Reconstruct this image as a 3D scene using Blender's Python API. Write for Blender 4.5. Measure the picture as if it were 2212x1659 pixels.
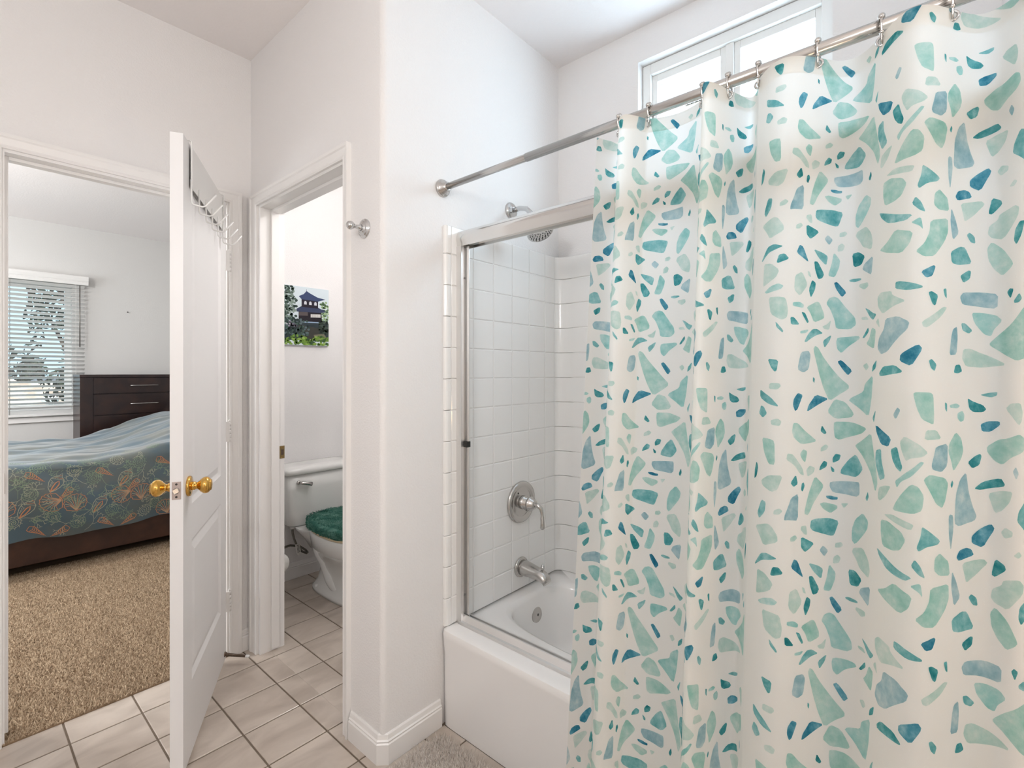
import bpy, bmesh, math, random
import numpy as np
from mathutils import Matrix, Vector

# ---------------------------------------------------------------- scene, camera, sky, lights
for o in list(bpy.data.objects):
    bpy.data.objects.remove(o, do_unlink=True)
SC = bpy.context.scene
COL = SC.collection
random.seed(7)

cam_d = bpy.data.cameras.new('camera')
cam_d.sensor_fit = 'HORIZONTAL'
cam_d.sensor_width = 36.0
cam_d.lens = 36.0 * 1059.0 / 2212.0
cam_d.shift_y = -26.0 / 2212.0
cam_d.clip_start = 0.02
cam_d.clip_end = 400
cam = bpy.data.objects.new('camera', cam_d)
cam.location = (0, 0, 1.30)
cam.rotation_euler = (math.radians(90), 0, math.radians(40.85 - 90))
COL.objects.link(cam)
SC.camera = cam

SC.view_settings.view_transform = 'Standard'
SC.view_settings.look = 'None'
SC.view_settings.gamma = 1.0
SC.view_settings.use_curve_mapping = False
SC.view_settings.exposure = 0.0

world = bpy.data.worlds.new('sky')
SC.world = world
world.use_nodes = True
wn = world.node_tree.nodes
wn['Background'].inputs[0].default_value = (0.60, 0.87, 1.0, 1)
wn['Background'].inputs[1].default_value = 1.4

def add_light(name, kind, loc, rot, energy, color, size=None, size_y=None):
    d = bpy.data.lights.new(name, kind)
    d.energy = energy
    d.color = color
    if kind == 'AREA':
        d.shape = 'RECTANGLE'
        d.size = size
        d.size_y = size_y or size
    if kind == 'SUN':
        d.angle = math.radians(1.0)
    o = bpy.data.objects.new(name, d)
    o.location = loc
    o.rotation_euler = rot
    COL.objects.link(o)
    return o

R = math.radians
# watts of the added unseen lamps, tub window daylight and added bedroom side light
WINDOW_W, SIDE_W, PENDANT_W, TOILET_W, BEDROOM_W, VANITY_W, TABLE_W = 9.2, 66.0, 26.5, 15.0, 74.0, 2.4, 5.5
# sun behind the house: lights the street outside, never enters the rooms
add_light('sun', 'SUN', (0, -8, 20), (R(48), 0, R(-35)), 3.2, (1.0, 0.94, 0.84))
# daylight at the high tub window; unseen side opening added to light the bedroom
add_light('tub_window_daylight', 'AREA', (2.045, 0.61, 2.24), (0, R(90), 0), WINDOW_W, (0.68, 0.85, 1.0), 0.55, 0.56)
add_light('added_bedroom_side_light', 'AREA', (-2.36, 5.1, 1.6), (0, R(-90), 0), SIDE_W, (0.93, 0.965, 1.0), 1.2, 1.4)

# ---------------------------------------------------------------- helpers
MATRIX = {}

def tag(o, label=None, cat=None, group=None, kind=None):
    if label: o['label'] = label
    if cat: o['category'] = cat
    if group: o['group'] = group
    if kind: o['kind'] = kind
    return o

def thing(name, loc, label=None, cat=None, group=None, kind=None, rotz=0.0):
    o = bpy.data.objects.new(name, None)
    o.empty_display_size = 0.05
    o.location = loc
    o.rotation_euler = (0, 0, rotz)
    COL.objects.link(o)
    MATRIX[o.name] = Matrix.Translation(Vector(loc)) @ Matrix.Rotation(rotz, 4, 'Z')
    return tag(o, label, cat, group, kind)

def frame_of(o):
    return MATRIX.get(o.name, Matrix.Identity(4)) if o else Matrix.Identity(4)

class MB:
    """collects shapes, build() links them as ONE mesh object"""
    def __init__(self):
        self.v = []; self.f = []; self.s = []
    def raw(self, vs, fs, smooth=False):
        n = len(self.v)
        self.v += [tuple(p) for p in vs]
        self.f += [tuple(i + n for i in f) for f in fs]
        self.s += [smooth] * len(fs)
        return self
    def box(self, a, b, bev=0.0):
        x0, y0, z0 = [min(a[i], b[i]) for i in range(3)]
        x1, y1, z1 = [max(a[i], b[i]) for i in range(3)]
        if bev <= 0:
            vs = [(x, y, z) for z in (z0, z1) for x, y in ((x0, y0), (x1, y0), (x1, y1), (x0, y1))]
            return self.raw(vs, [(3, 2, 1, 0), (4, 5, 6, 7), (0, 1, 5, 4), (1, 2, 6, 5), (2, 3, 7, 6), (3, 0, 4, 7)])
        bm = bmesh.new()
        bmesh.ops.create_cube(bm, size=1.0)
        for v in bm.verts:
            v.co = Vector(((x0 + x1) / 2 + v.co.x * (x1 - x0), (y0 + y1) / 2 + v.co.y * (y1 - y0), (z0 + z1) / 2 + v.co.z * (z1 - z0)))
        bmesh.ops.bevel(bm, geom=list(bm.edges), offset=bev, segments=2, affect='EDGES', profile=0.6)
        bm.verts.index_update()
        self.raw([v.co for v in bm.verts], [[v.index for v in f.verts] for f in bm.faces], False)
        bm.free()
        return self
    def loft(self, loops, closed=True, cap0=True, cap1=True, smooth=True):
        n = len(loops[0]); k = len(self.v); fs = []
        for i in range(len(loops) - 1):
            for j in range(n if closed else n - 1):
                a = i * n + j; b = i * n + (j + 1) % n
                fs.append((a, b, b + n, a + n))
        vs = [p for l in loops for p in l]
        self.raw(vs, fs, smooth)
        if cap0: self.f.append(tuple(k + j for j in reversed(range(n)))); self.s.append(False)
        if cap1: self.f.append(tuple(k + (len(loops) - 1) * n + j for j in range(n))); self.s.append(False)
        return self
    def lathe(self, prof, c=(0, 0, 0), axis=(0, 0, 1), n=28, smooth=True):
        ax = Vector(axis).normalized()
        e1 = ax.orthogonal().normalized(); e2 = ax.cross(e1)
        c = Vector(c); loops = []
        for r, h in prof:
            loops.append([c + ax * h + (e1 * math.cos(t) + e2 * math.sin(t)) * max(r, 1e-5) for t in [2 * math.pi * i / n for i in range(n)]])
        return self.loft(loops, True, prof[0][0] > 1e-4, prof[-1][0] > 1e-4, smooth)
    def tube(self, path, r, n=10, smooth=True):
        P = [Vector(p) for p in path]
        rs = r if isinstance(r, (list, tuple)) else [r] * len(P)
        loops = []; e1 = None
        for i, p in enumerate(P):
            t = (P[min(i + 1, len(P) - 1)] - P[max(i - 1, 0)]).normalized()
            if e1 is None: e1 = t.orthogonal().normalized()
            else: e1 = (e1 - t * e1.dot(t)).normalized()
            e2 = t.cross(e1)
            loops.append([p + (e1 * math.cos(a) + e2 * math.sin(a)) * rs[i] for a in [2 * math.pi * k / n for k in range(n)]])
        return self.loft(loops, True, True, True, smooth)
    def profile(self, prof, p0, p1, aw, at, m0=0.0, m1=0.0, smooth=False):
        p0 = Vector(p0); p1 = Vector(p1); aw = Vector(aw); at = Vector(at); d = (p1 - p0).normalized()
        l0 = [p0 + aw * w + at * t + d * (w * m0) for w, t in prof]
        l1 = [p1 + aw * w + at * t + d * (w * m1) for w, t in prof]
        return self.loft([l0, l1], True, True, True, smooth)
    def torus(self, c, axis, Rr, r, n=24, m=8):
        ax = Vector(axis).normalized(); e1 = ax.orthogonal().normalized(); e2 = ax.cross(e1); c = Vector(c)
        vs = []; fs = []
        for i in range(n):
            a = 2 * math.pi * i / n; dr = e1 * math.cos(a) + e2 * math.sin(a)
            for j in range(m):
                b = 2 * math.pi * j / m
                vs.append(c + dr * (Rr + r * math.cos(b)) + ax * (r * math.sin(b)))
        for i in range(n):
            for j in range(m):
                fs.append((i * m + j, ((i + 1) % n) * m + j, ((i + 1) % n) * m + (j + 1) % m, i * m + (j + 1) % m))
        return self.raw(vs, fs, True)
    def ball(self, c, rx, ry=None, rz=None, n=20, m=12):
        ry = ry or rx; rz = rz or rx
        loops = []
        for i in range(m + 1):
            t = math.pi * i / m
            s = max(math.sin(t), 1e-4)
            loops.append([(c[0] + rx * s * math.cos(a), c[1] + ry * s * math.sin(a), c[2] - rz * math.cos(t)) for a in [2 * math.pi * k / n for k in range(n)]])
        return self.loft(loops, True, False, False, True)
    def build(self, name, mat, parent=None, local=False, colors=None):
        me = bpy.data.meshes.new(name)
        vs = self.v
        if parent is not None and not local:
            inv = frame_of(parent).inverted()
            vs = [tuple(inv @ Vector(p)) for p in vs]
        me.from_pydata(vs, [], self.f)
        me.polygons.foreach_set('use_smooth', self.s)
        if colors is not None:
            at = me.color_attributes.new('tint', 'FLOAT_COLOR', 'POINT')
            at.data.foreach_set('color', np.array(colors, dtype=np.float32).ravel())
        me.update()
        if mat: me.materials.append(M[mat] if isinstance(mat, str) else mat)
        o = bpy.data.objects.new(name, me)
        COL.objects.link(o)
        if parent is not None:
            o.parent = parent
            MATRIX[o.name] = frame_of(parent)
        return o

def fix_normals(o):
    bm = bmesh.new(); bm.from_mesh(o.data)
    bmesh.ops.recalc_face_normals(bm, faces=bm.faces)
    bm.to_mesh(o.data); bm.free()
    return o

def copy_tree(o, parent=None):
    c = o.copy(); COL.objects.link(c)
    c.parent = parent
    for ch in list(o.children):
        copy_tree(ch, c)
    return c

# ---------------------------------------------------------------- materials
M = {}
def srgb(r, g, b):
    f = lambda c: (c / 12.92 if c <= 0.04045 else ((c + 0.055) / 1.055) ** 2.4)
    return (f(r / 255), f(g / 255), f(b / 255), 1)

def mat(name, col, rough=0.5, metal=0.0, spec=0.5, bump=None, var=None, coat=0.0, trans=None, sheen=0.0):
    m = bpy.data.materials.new(name); m.use_nodes = True
    nt = m.node_tree; N = nt.nodes; L = nt.links
    b = N['Principled BSDF']
    b.inputs['Base Color'].default_value = col
    b.inputs['Roughness'].default_value = rough
    b.inputs['Metallic'].default_value = metal
    b.inputs['Specular IOR Level'].default_value = spec
    b.inputs['Coat Weight'].default_value = coat
    b.inputs['Coat Roughness'].default_value = 0.08
    b.inputs['Sheen Weight'].default_value = sheen
    geo = N.new('ShaderNodeNewGeometry')
    if var:   # second colour, noise scale, detail, (lo, hi)
        c2, sc, det, lo, hi = var
        nz = N.new('ShaderNodeTexNoise'); nz.inputs['Scale'].default_value = sc; nz.inputs['Detail'].default_value = det
        L.new(geo.outputs['Position'], nz.inputs['Vector'])
        rp = N.new('ShaderNodeValToRGB')
        rp.color_ramp.elements[0].position = lo; rp.color_ramp.elements[0].color = col
        rp.color_ramp.elements[1].position = hi; rp.color_ramp.elements[1].color = c2
        L.new(nz.outputs['Fac'], rp.inputs['Fac'])
        L.new(rp.outputs['Color'], b.inputs['Base Color'])
    if bump:  # scale, strength, distance
        nz = N.new('ShaderNodeTexNoise'); nz.inputs['Scale'].default_value = bump[0]; nz.inputs['Detail'].default_value = 2.0
        L.new(geo.outputs['Position'], nz.inputs['Vector'])
        bp = N.new('ShaderNodeBump'); bp.inputs['Strength'].default_value = bump[1]; bp.inputs['Distance'].default_value = bump[2]
        L.new(nz.outputs['Fac'], bp.inputs['Height'])
        L.new(bp.outputs['Normal'], b.inputs['Normal'])
    M[name] = m
    return m

mat('wall_paint', srgb(240, 238, 237), 0.55, spec=0.35, bump=(150, 0.35, 0.004))
mat('ceiling_paint', srgb(247, 243, 242), 0.8, spec=0.2, bump=(90, 0.25, 0.004))
mat('bedroom_paint', srgb(216, 215, 213), 0.7, spec=0.25, bump=(120, 0.25, 0.003))
mat('trim_paint', srgb(243, 241, 239), 0.32, spec=0.5)
mat('door_paint', srgb(243, 242, 242), 0.34, spec=0.5, bump=(60, 0.05, 0.002))
mat('grout', srgb(122, 109, 95), 0.9, bump=(300, 0.3, 0.001))
mat('carpet_base', srgb(138, 116, 93), 1.0, spec=0.1, var=(srgb(150, 128, 104), 30, 4, 0.35, 0.65))
mat('porcelain', srgb(236, 236, 233), 0.12, spec=0.5, coat=0.4)
mat('tub_enamel', srgb(247, 245, 243), 0.16, spec=0.5, coat=0.3)
mat('surround_tile', srgb(244, 243, 241), 0.13, spec=0.5, coat=0.2, bump=(35, 0.03, 0.003))
mat('tile_joint', srgb(244, 243, 241), 0.4)
mat('chrome', srgb(205, 205, 205), 0.12, metal=1.0)
mat('satin_nickel', srgb(198, 195, 192), 0.22, metal=1.0)
mat('brushed_aluminium', srgb(232, 231, 230), 0.38, metal=1.0)
mat('polished_aluminium', srgb(226, 225, 223), 0.16, metal=1.0)
mat('dark_screw', srgb(90, 88, 85), 0.35, metal=1.0)
mat('brass', srgb(220, 174, 92), 0.1, metal=1.0)
mat('aged_brass', srgb(168, 146, 104), 0.35, metal=1.0)
mat('nickel_pink', srgb(200, 186, 180), 0.4, metal=0.6)
mat('black_rubber', srgb(28, 28, 28), 0.5)
mat('white_plastic', srgb(240, 240, 238), 0.4)
mat('white_wire', srgb(242, 242, 240), 0.3, coat=0.3)
mat('bronze', srgb(120, 104, 92), 0.35, metal=0.9)
mat('espresso_wood', srgb(36, 25, 25), 0.3, spec=0.5, var=(srgb(54, 35, 30), 9, 5, 0.4, 0.7))
mat('bed_wood', srgb(56, 34, 25), 0.45, var=(srgb(74, 46, 33), 8, 5, 0.4, 0.7))
mat('mattress_cloth', srgb(225, 224, 220), 0.9)
mat('comforter_cloth', srgb(62, 90, 104), 0.36, spec=0.8, var=(srgb(92, 98, 92), 5, 5, 0.4, 0.65), sheen=0.5, bump=(38, 0.12, 0.004))
mat('line_orange', srgb(198, 138, 100), 0.7)
mat('line_green', srgb(134, 156, 132), 0.7)
mat('line_cream', srgb(168, 172, 152), 0.7)
mat('terry_green', srgb(58, 104, 92), 0.95, spec=0.1, var=(srgb(98, 140, 128), 22, 3, 0.4, 0.65), bump=(350, 0.8, 0.006))
mat('seat_cream', srgb(222, 205, 170), 0.35)
mat('braided_hose', srgb(120, 116, 110), 0.35, metal=0.8)
mat('paper_tag', srgb(228, 226, 220), 0.8)
mat('tag_ink', srgb(70, 68, 66), 0.8)
mat('paper_roll', srgb(244, 243, 240), 0.95)
mat('canvas_white', srgb(214, 226, 232), 0.8)
mat('blind_vinyl', srgb(232, 231, 229), 0.35, spec=0.4)
mat('rug_base', srgb(150, 141, 132), 1.0)
mat('bulb_glass', srgb(255, 250, 240), 0.4)
mat('asphalt', srgb(96, 104, 84), 0.95, var=(srgb(120, 122, 108), 0.6, 4, 0.4, 0.6))
mat('stucco', srgb(226, 218, 204), 0.9)
mat('roof_clay', srgb(206, 176, 156), 0.9, var=(srgb(232, 216, 202), 2.0, 4, 0.4, 0.6))
mat('roof_grey', srgb(112, 116, 124), 0.9)
mat('dark_glass', srgb(50, 58, 70), 0.1)
mat('bark', srgb(86, 72, 60), 0.95)
mat('foliage_dark', srgb(26, 34, 30), 0.7, var=(srgb(58, 74, 54), 3, 3, 0.4, 0.65))
mat('foliage_light', srgb(110, 140, 70), 0.7, var=(srgb(150, 172, 98), 3, 3, 0.4, 0.65))

def tile_mat():
    m = mat('floor_tile', srgb(214, 201, 187), 0.28, spec=0.5, coat=0.15)
    nt = m.node_tree; N = nt.nodes; L = nt.links; b = N['Principled BSDF']
    oi = N.new('ShaderNodeObjectInfo'); geo = N.new('ShaderNodeNewGeometry')
    sc = N.new('ShaderNodeVectorMath'); sc.operation = 'MULTIPLY_ADD'
    L.new(geo.outputs['Position'], sc.inputs[0]); sc.inputs[1].default_value = (5.0, 9.0, 3.0)
    cm = N.new('ShaderNodeCombineXYZ')
    ml = N.new('ShaderNodeMath'); ml.operation = 'MULTIPLY'; ml.inputs[1].default_value = 40
    L.new(oi.outputs['Random'], ml.inputs[0]); L.new(ml.outputs[0], cm.inputs[0]); L.new(ml.outputs[0], cm.inputs[1])
    L.new(cm.outputs[0], sc.inputs[2])
    nz = N.new('ShaderNodeTexNoise'); nz.inputs['Scale'].default_value = 0.9; nz.inputs['Detail'].default_value = 5; nz.inputs['Distortion'].default_value = 0.6
    L.new(sc.outputs[0], nz.inputs['Vector'])
    rp = N.new('ShaderNodeValToRGB')
    rp.color_ramp.elements[0].position = 0.30; rp.color_ramp.elements[0].color = srgb(176, 163, 151)
    rp.color_ramp.elements[1].position = 0.62; rp.color_ramp.elements[1].color = srgb(208, 196, 184)
    L.new(nz.outputs['Fac'], rp.inputs['Fac']); L.new(rp.outputs['Color'], b.inputs['Base Color'])
tile_mat()

def attr_mat(name, rough=0.95, spec=0.1):
    m = bpy.data.materials.new(name); m.use_nodes = True
    N = m.node_tree.nodes; L = m.node_tree.links
    a = N.new('ShaderNodeAttribute'); a.attribute_name = 'tint'
    b = N['Principled BSDF']; b.inputs['Roughness'].default_value = rough; b.inputs['Specular IOR Level'].default_value = spec
    L.new(a.outputs['Color'], b.inputs['Base Color'])
    M[name] = m
attr_mat('pile')
attr_mat('printed_photo', 0.75, 0.2)

def curtain_mats():
    m = bpy.data.materials.new('curtain_vinyl'); m.use_nodes = True
    N = m.node_tree.nodes; L = m.node_tree.links
    b = N['Principled BSDF']
    col = srgb(238, 229, 213)
    b.inputs['Base Color'].default_value = col; b.inputs['Roughness'].default_value = 0.42; b.inputs['Specular IOR Level'].default_value = 0.35
    t = N.new('ShaderNodeBsdfTranslucent'); t.inputs['Color'].default_value = srgb(252, 252, 252)
    mx = N.new('ShaderNodeMixShader'); mx.inputs[0].default_value = 0.66
    L.new(b.outputs[0], mx.inputs[1]); L.new(t.outputs[0], mx.inputs[2])
    L.new(mx.outputs[0], N['Material Output'].inputs['Surface'])
    geo = N.new('ShaderNodeNewGeometry')
    vo = N.new('ShaderNodeTexVoronoi'); vo.inputs['Scale'].default_value = 210
    L.new(geo.outputs['Position'], vo.inputs['Vector'])
    n2 = N.new('ShaderNodeTexNoise'); n2.inputs['Scale'].default_value = 9; n2.inputs['Detail'].default_value = 3
    L.new(geo.outputs['Position'], n2.inputs['Vector'])
    bp = N.new('ShaderNodeBump'); bp.inputs['Strength'].default_value = 0.12; bp.inputs['Distance'].default_value = 0.01
    L.new(n2.outputs['Fac'], bp.inputs['Height']); L.new(bp.outputs['Normal'], b.inputs['Normal'])
    # pale flecks printed between the shards
    rp = N.new('ShaderNodeValToRGB'); rp.color_ramp.elements[0].position = 0.10; rp.color_ramp.elements[0].color = srgb(250, 243, 230)
    rp.color_ramp.elements[1].position = 0.16; rp.color_ramp.elements[1].color = col
    L.new(vo.outputs['Distance'], rp.inputs['Fac']); L.new(rp.outputs['Color'], b.inputs['Base Color'])
    M['curtain_vinyl'] = m
    # watercolour ink: a thin film that filters the light passing through it
    m = bpy.data.materials.new('shard_ink'); m.use_nodes = True
    N = m.node_tree.nodes; L = m.node_tree.links
    N.remove(N['Principled BSDF'])
    a = N.new('ShaderNodeAttribute'); a.attribute_name = 'tint'
    geo = N.new('ShaderNodeNewGeometry')
    nz = N.new('ShaderNodeTexNoise'); nz.inputs['Scale'].default_value = 42; nz.inputs['Detail'].default_value = 5; nz.inputs['Roughness'].default_value = 0.65
    L.new(geo.outputs['Position'], nz.inputs['Vector'])
    mr = N.new('ShaderNodeMapRange'); mr.inputs[1].default_value = 0.3; mr.inputs[2].default_value = 0.7; mr.inputs[3].default_value = 1.55; mr.inputs[4].default_value = 0.42
    L.new(nz.outputs['Fac'], mr.inputs[0])
    gm = N.new('ShaderNodeGamma')
    L.new(a.outputs['Color'], gm.inputs[0]); L.new(mr.outputs[0], gm.inputs[1])
    t = N.new('ShaderNodeBsdfTransparent'); L.new(gm.outputs[0], t.inputs['Color'])
    L.new(t.outputs[0], N['Material Output'].inputs['Surface'])
    M['shard_ink'] = m
    # window glass
    m = bpy.data.materials.new('pane_glass'); m.use_nodes = True
    N = m.node_tree.nodes; L = m.node_tree.links
    N.remove(N['Principled BSDF'])
    t = N.new('ShaderNodeBsdfTransparent'); g = N.new('ShaderNodeBsdfGlossy'); g.inputs['Roughness'].default_value = 0.02
    mx = N.new('ShaderNodeMixShader'); mx.inputs[0].default_value = 0.06
    L.new(t.outputs[0], mx.inputs[1]); L.new(g.outputs[0], mx.inputs[2]); L.new(mx.outputs[0], N['Material Output'].inputs['Surface'])
    M['pane_glass'] = m
    # obscured bathroom glass
    m = bpy.data.materials.new('obscured_glass'); m.use_nodes = True
    N = m.node_tree.nodes; L = m.node_tree.links
    N.remove(N['Principled BSDF'])
    t = N.new('ShaderNodeBsdfTransparent'); g = N.new('ShaderNodeBsdfTranslucent'); g.inputs['Color'].default_value = (0.9, 0.95, 0.97, 1)
    mx = N.new('ShaderNodeMixShader'); mx.inputs[0].default_value = 0.3
    L.new(t.outputs[0], mx.inputs[1]); L.new(g.outputs[0], mx.inputs[2]); L.new(mx.outputs[0], N['Material Output'].inputs['Surface'])
    M['obscured_glass'] = m
curtain_mats()

def lamp_glow(name, color, strength):
    m = bpy.data.materials.new(name); m.use_nodes = True
    b = m.node_tree.nodes['Principled BSDF']
    b.inputs['Emission Color'].default_value = color; b.inputs['Emission Strength'].default_value = strength
    M[name] = m
lamp_glow('added_lamp_diffuser', (1.0, 0.93, 0.84, 1), 4.0)  # glowing globes of the added, unseen lamps

# ---------------------------------------------------------------- the setting
CEIL = 2.77
XW, XWI = 0.945, 1.056        # wall with the toilet-room doorway (faces)
YD, YDI = 2.449, 2.56         # wall with the bedroom doorway
YS, XB = 1.383, 1.944         # end wall and long wall of the tub alcove
YWC, YBED = 3.066, 6.60

def struct(name, mb, m, parent=None):
    o = mb.build(name, m, parent)
    return tag(o, kind='structure')

struct('ceiling', MB().box((-2.42, -1.55, CEIL), (2.82, 6.72, CEIL + 0.2)), 'ceiling_paint')

wb = MB()   # bedroom doorway wall, opening 0.115..0.862, height 2.08
wb.box((-2.42, YD, -0.1), (0.115, YDI, CEIL)).box((0.862, YD, -0.1), (XW, YDI, CEIL)).box((0.115, YD, 2.085), (0.862, YDI, CEIL))
struct('wall_north', wb, 'wall_paint')
wb = MB()   # toilet-room wall, opening y 1.605..2.365
wb.box((XW, 1.495, -0.1), (XWI, 1.605, CEIL)).box((XW, 2.365, -0.1), (XWI, YWC, CEIL)).box((XW, 1.605, 2.075), (XWI, 2.365, CEIL))
struct('wall_east', wb, 'wall_paint')
rb = 0.02
corner = [(XW + rb - rb * math.cos(a), YS + rb - rb * math.sin(a)) for a in [math.pi / 2 * i / 8 for i in range(9)]]
outl = corner + [(XB, YS), (XB, 1.495), (XW, 1.495)]
wb = MB().loft([[(x, y, -0.1) for x, y in outl], [(x, y, CEIL) for x, y in outl]], smooth=False)
we = fix_normals(struct('wall_tub_end', wb, 'wall_paint'))
for p in we.data.polygons: p.use_smooth = abs(p.normal.z) < 0.5
try:
    we.data.set_sharp_from_angle(angle=R(30))
except Exception:
    pass
# long alcove wall with the high window, opening y 0.262..0.966, z 1.95..2.626
wb = MB()
wb.box((XB, -0.26, -0.1), (2.06, 0.262, CEIL)).box((XB, 0.966, -0.1), (2.06, 1.495, CEIL))
wb.box((XB, 0.262, -0.1), (2.06, 0.966, 1.95)).box((XB, 0.262, 2.626), (2.06, 0.966, CEIL))
struct('wall_tub_back', wb, 'wall_paint')
struct('wall_tub_foot', MB().box((1.19, -0.26, -0.1), (XB, -0.14, CEIL)), 'wall_paint')
struct('wall_southeast', MB().box((1.19, -1.55, -0.1), (1.30, -0.26, CEIL)), 'wall_paint')
struct('wall_south', MB().box((-1.35, -1.55, -0.1), (1.19, -1.45, CEIL)), 'wall_paint')
struct('wall_west', MB().box((-1.35, -1.45, -0.1), (-1.25, YD, CEIL)), 'wall_paint')
struct('wall_toilet_right', MB().box((1.98, 1.495, -0.1), (2.06, YWC, CEIL)), 'wall_paint')
struct('wall_toilet_back', MB().box((XW, YWC, -0.1), (2.82, 3.17, CEIL)), 'wall_paint')
# bedroom: window at the far wall; unseen left opening added to let light in
WX0, WX1, WZ0, WZ1 = -0.40, 0.838, 0.93, 2.17
wb = MB()
wb.box((-2.30, YBED, -0.1), (WX0, 6.72, CEIL)).box((WX1, YBED, -0.1), (2.82, 6.72, CEIL))
wb.box((WX0, YBED, -0.1), (WX1, 6.72, WZ0)).box((WX0, YBED, WZ1), (WX1, 6.72, CEIL))
struct('wall_bedroom_window', wb, 'bedroom_paint')
wb = MB()
wb.box((-2.42, YDI, -0.1), (-2.30, 4.4, CEIL)).box((-2.42, 5.8, -0.1), (-2.30, 6.72, CEIL))
wb.box((-2.42, 4.4, -0.1), (-2.30, 5.8, 0.95)).box((-2.42, 4.4, 2.2), (-2.30, 5.8, CEIL))
struct('wall_bedroom_left', wb, 'bedroom_paint')
struct('wall_bedroom_right', MB().box((2.70, 3.17, -0.1), (2.82, YBED, CEIL)), 'bedroom_paint')

# ---- bathroom floor: one object per tile, grout bed below
fl = struct('floor_bathroom', MB().box((-1.25, -1.45, -0.1), (1.98, 2.447, -0.0035)).box((XW, 2.447, -0.1), (1.98, YWC, -0.0035)), 'grout')
PT, JT = 0.2068, 0.0062
def tile_mesh(name, hx, hy, h, bev, m, depth_axis='z'):
    a = MB(); bx = hx - bev; by = hy - bev
    lo = [(-hx, -hy, 0), (hx, -hy, 0), (hx, hy, 0), (-hx, hy, 0)]
    mi = [(p[0], p[1], h - bev * 0.55) for p in lo]
    to = [(-bx, -by, h), (bx, -by, h), (bx, by, h), (-bx, by, h)]
    a.loft([lo, mi, to], True, True, True, False)
    me = bpy.data.meshes.new(name); me.from_pydata([tuple(v) for v in a.v], [], a.f); me.update()
    me.materials.append(M[m])
    return me
ft = tile_mesh('floor_tile', PT / 2 - JT / 2, PT / 2 - JT / 2, 0.0075, 0.002, 'floor_tile')
cut_cache = {}
def put_floor_tile(x0, x1, y0, y1):
    if x1 - x0 < 0.012 or y1 - y0 < 0.012: return
    key = (round(x1 - x0, 3), round(y1 - y0, 3))
    if key not in cut_cache:
        cut_cache[key] = tile_mesh('floor_tile', (x1 - x0) / 2, (y1 - y0) / 2, 0.0075, 0.002, 'floor_tile')
    o = bpy.data.objects.new('tile', cut_cache[key])
    o.location = ((x0 + x1) / 2, (y0 + y1) / 2, -0.0075)
    COL.objects.link(o); o.parent = fl
GX, GY = 0.906, 2.289     # grout line crossings measured in the room
for i in range(-6, 6):
    for j in range(-8, 4):
        x0 = GX + i * PT + JT / 2; x1 = x0 + PT - JT; y0 = GY + j * PT + JT / 2; y1 = y0 + PT - JT
        regions = [(-0.42, 1.2035, 0.70, 1.37), (-0.42, 0.99, 1.37, 2.446), (0.99, 1.975, 1.50, 3.052)]
        for (a0, a1, b0, b1) in regions:
            X0, X1, Y0, Y1 = max(x0, a0), min(x1, a1), max(y0, b0), min(y1, b1)
            if X1 > X0 and Y1 > Y0:
                if b0 == 1.50 and x0 < 0.99 < x1: X0 = 0.99
                put_floor_tile(X0, X1, Y0, Y1)
# plain tiled field behind the camera, out of view
struct('floor_bathroom_rear', MB().box((-1.25, -1.45, -0.0035), (1.19, 0.698, 0.0)).box((-1.25, 0.698, -0.0035), (-0.424, 2.446, 0.0)), 'floor_tile')

# ---- bedroom floor and its carpet
fb = struct('floor_bedroom', MB().box((-2.30, 2.447, -0.1), (XW, YBED, 0.004)).box((XW, 3.17, -0.1), (2.70, YBED, 0.004)), 'carpet_base')
rng = np.random.default_rng(5)
def pile_mesh(name, pts, h0, h1, w, cols, parent, lean=0.6, zbase=0.0, seg=1):
    n = len(pts)
    ang = rng.uniform(0, 2 * np.pi, n); h = rng.uniform(h0, h1, n); ww = w * rng.uniform(0.7, 1.3, n)
    lx = rng.normal(0, lean, n) * h; ly = rng.normal(0, lean, n) * h
    V = np.zeros((n, 4, 3), np.float32)
    for k in range(3):
        a = ang + k * 2.0944
        V[:, k, 0] = pts[:, 0] + np.cos(a) * ww; V[:, k, 1] = pts[:, 1] + np.sin(a) * ww; V[:, k, 2] = zbase
    V[:, 3, 0] = pts[:, 0] + lx; V[:, 3, 1] = pts[:, 1] + ly; V[:, 3, 2] = zbase + h
    idx = np.arange(n) * 4
    Fc = np.concatenate([np.stack([idx + a, idx + b, idx + 3], 1) for a, b in ((0, 1), (1, 2), (2, 0))])
    me = bpy.data.meshes.new(name)
    me.vertices.add(n * 4); me.vertices.foreach_set('co', V.ravel())
    m = len(Fc)
    me.loops.add(m * 3); me.loops.foreach_set('vertex_index', Fc.ravel().astype(np.int32))
    me.polygons.add(m); me.polygons.foreach_set('loop_start', np.arange(0, m * 3, 3, dtype=np.int32))
    me.update(calc_edges=True)
    t = rng.uniform(0, 1, n)[:, None]
    C = np.array(cols[0][:3])[None] * (1 - t) + np.array(cols[1][:3])[None] * t
    C4 = np.ones((n, 4, 4), np.float32)
    C4[:, :3, :3] = (C * 0.8)[:, None, :]; C4[:, 3, :3] = C
    at = me.color_attributes.new('tint', 'FLOAT_COLOR', 'POINT'); at.data.foreach_set('color', C4.ravel())
    me.materials.append(M['pile'])
    o = bpy.data.objects.new(name, me); COL.objects.link(o)
    if parent is not None: o.parent = parent
    return o
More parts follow.
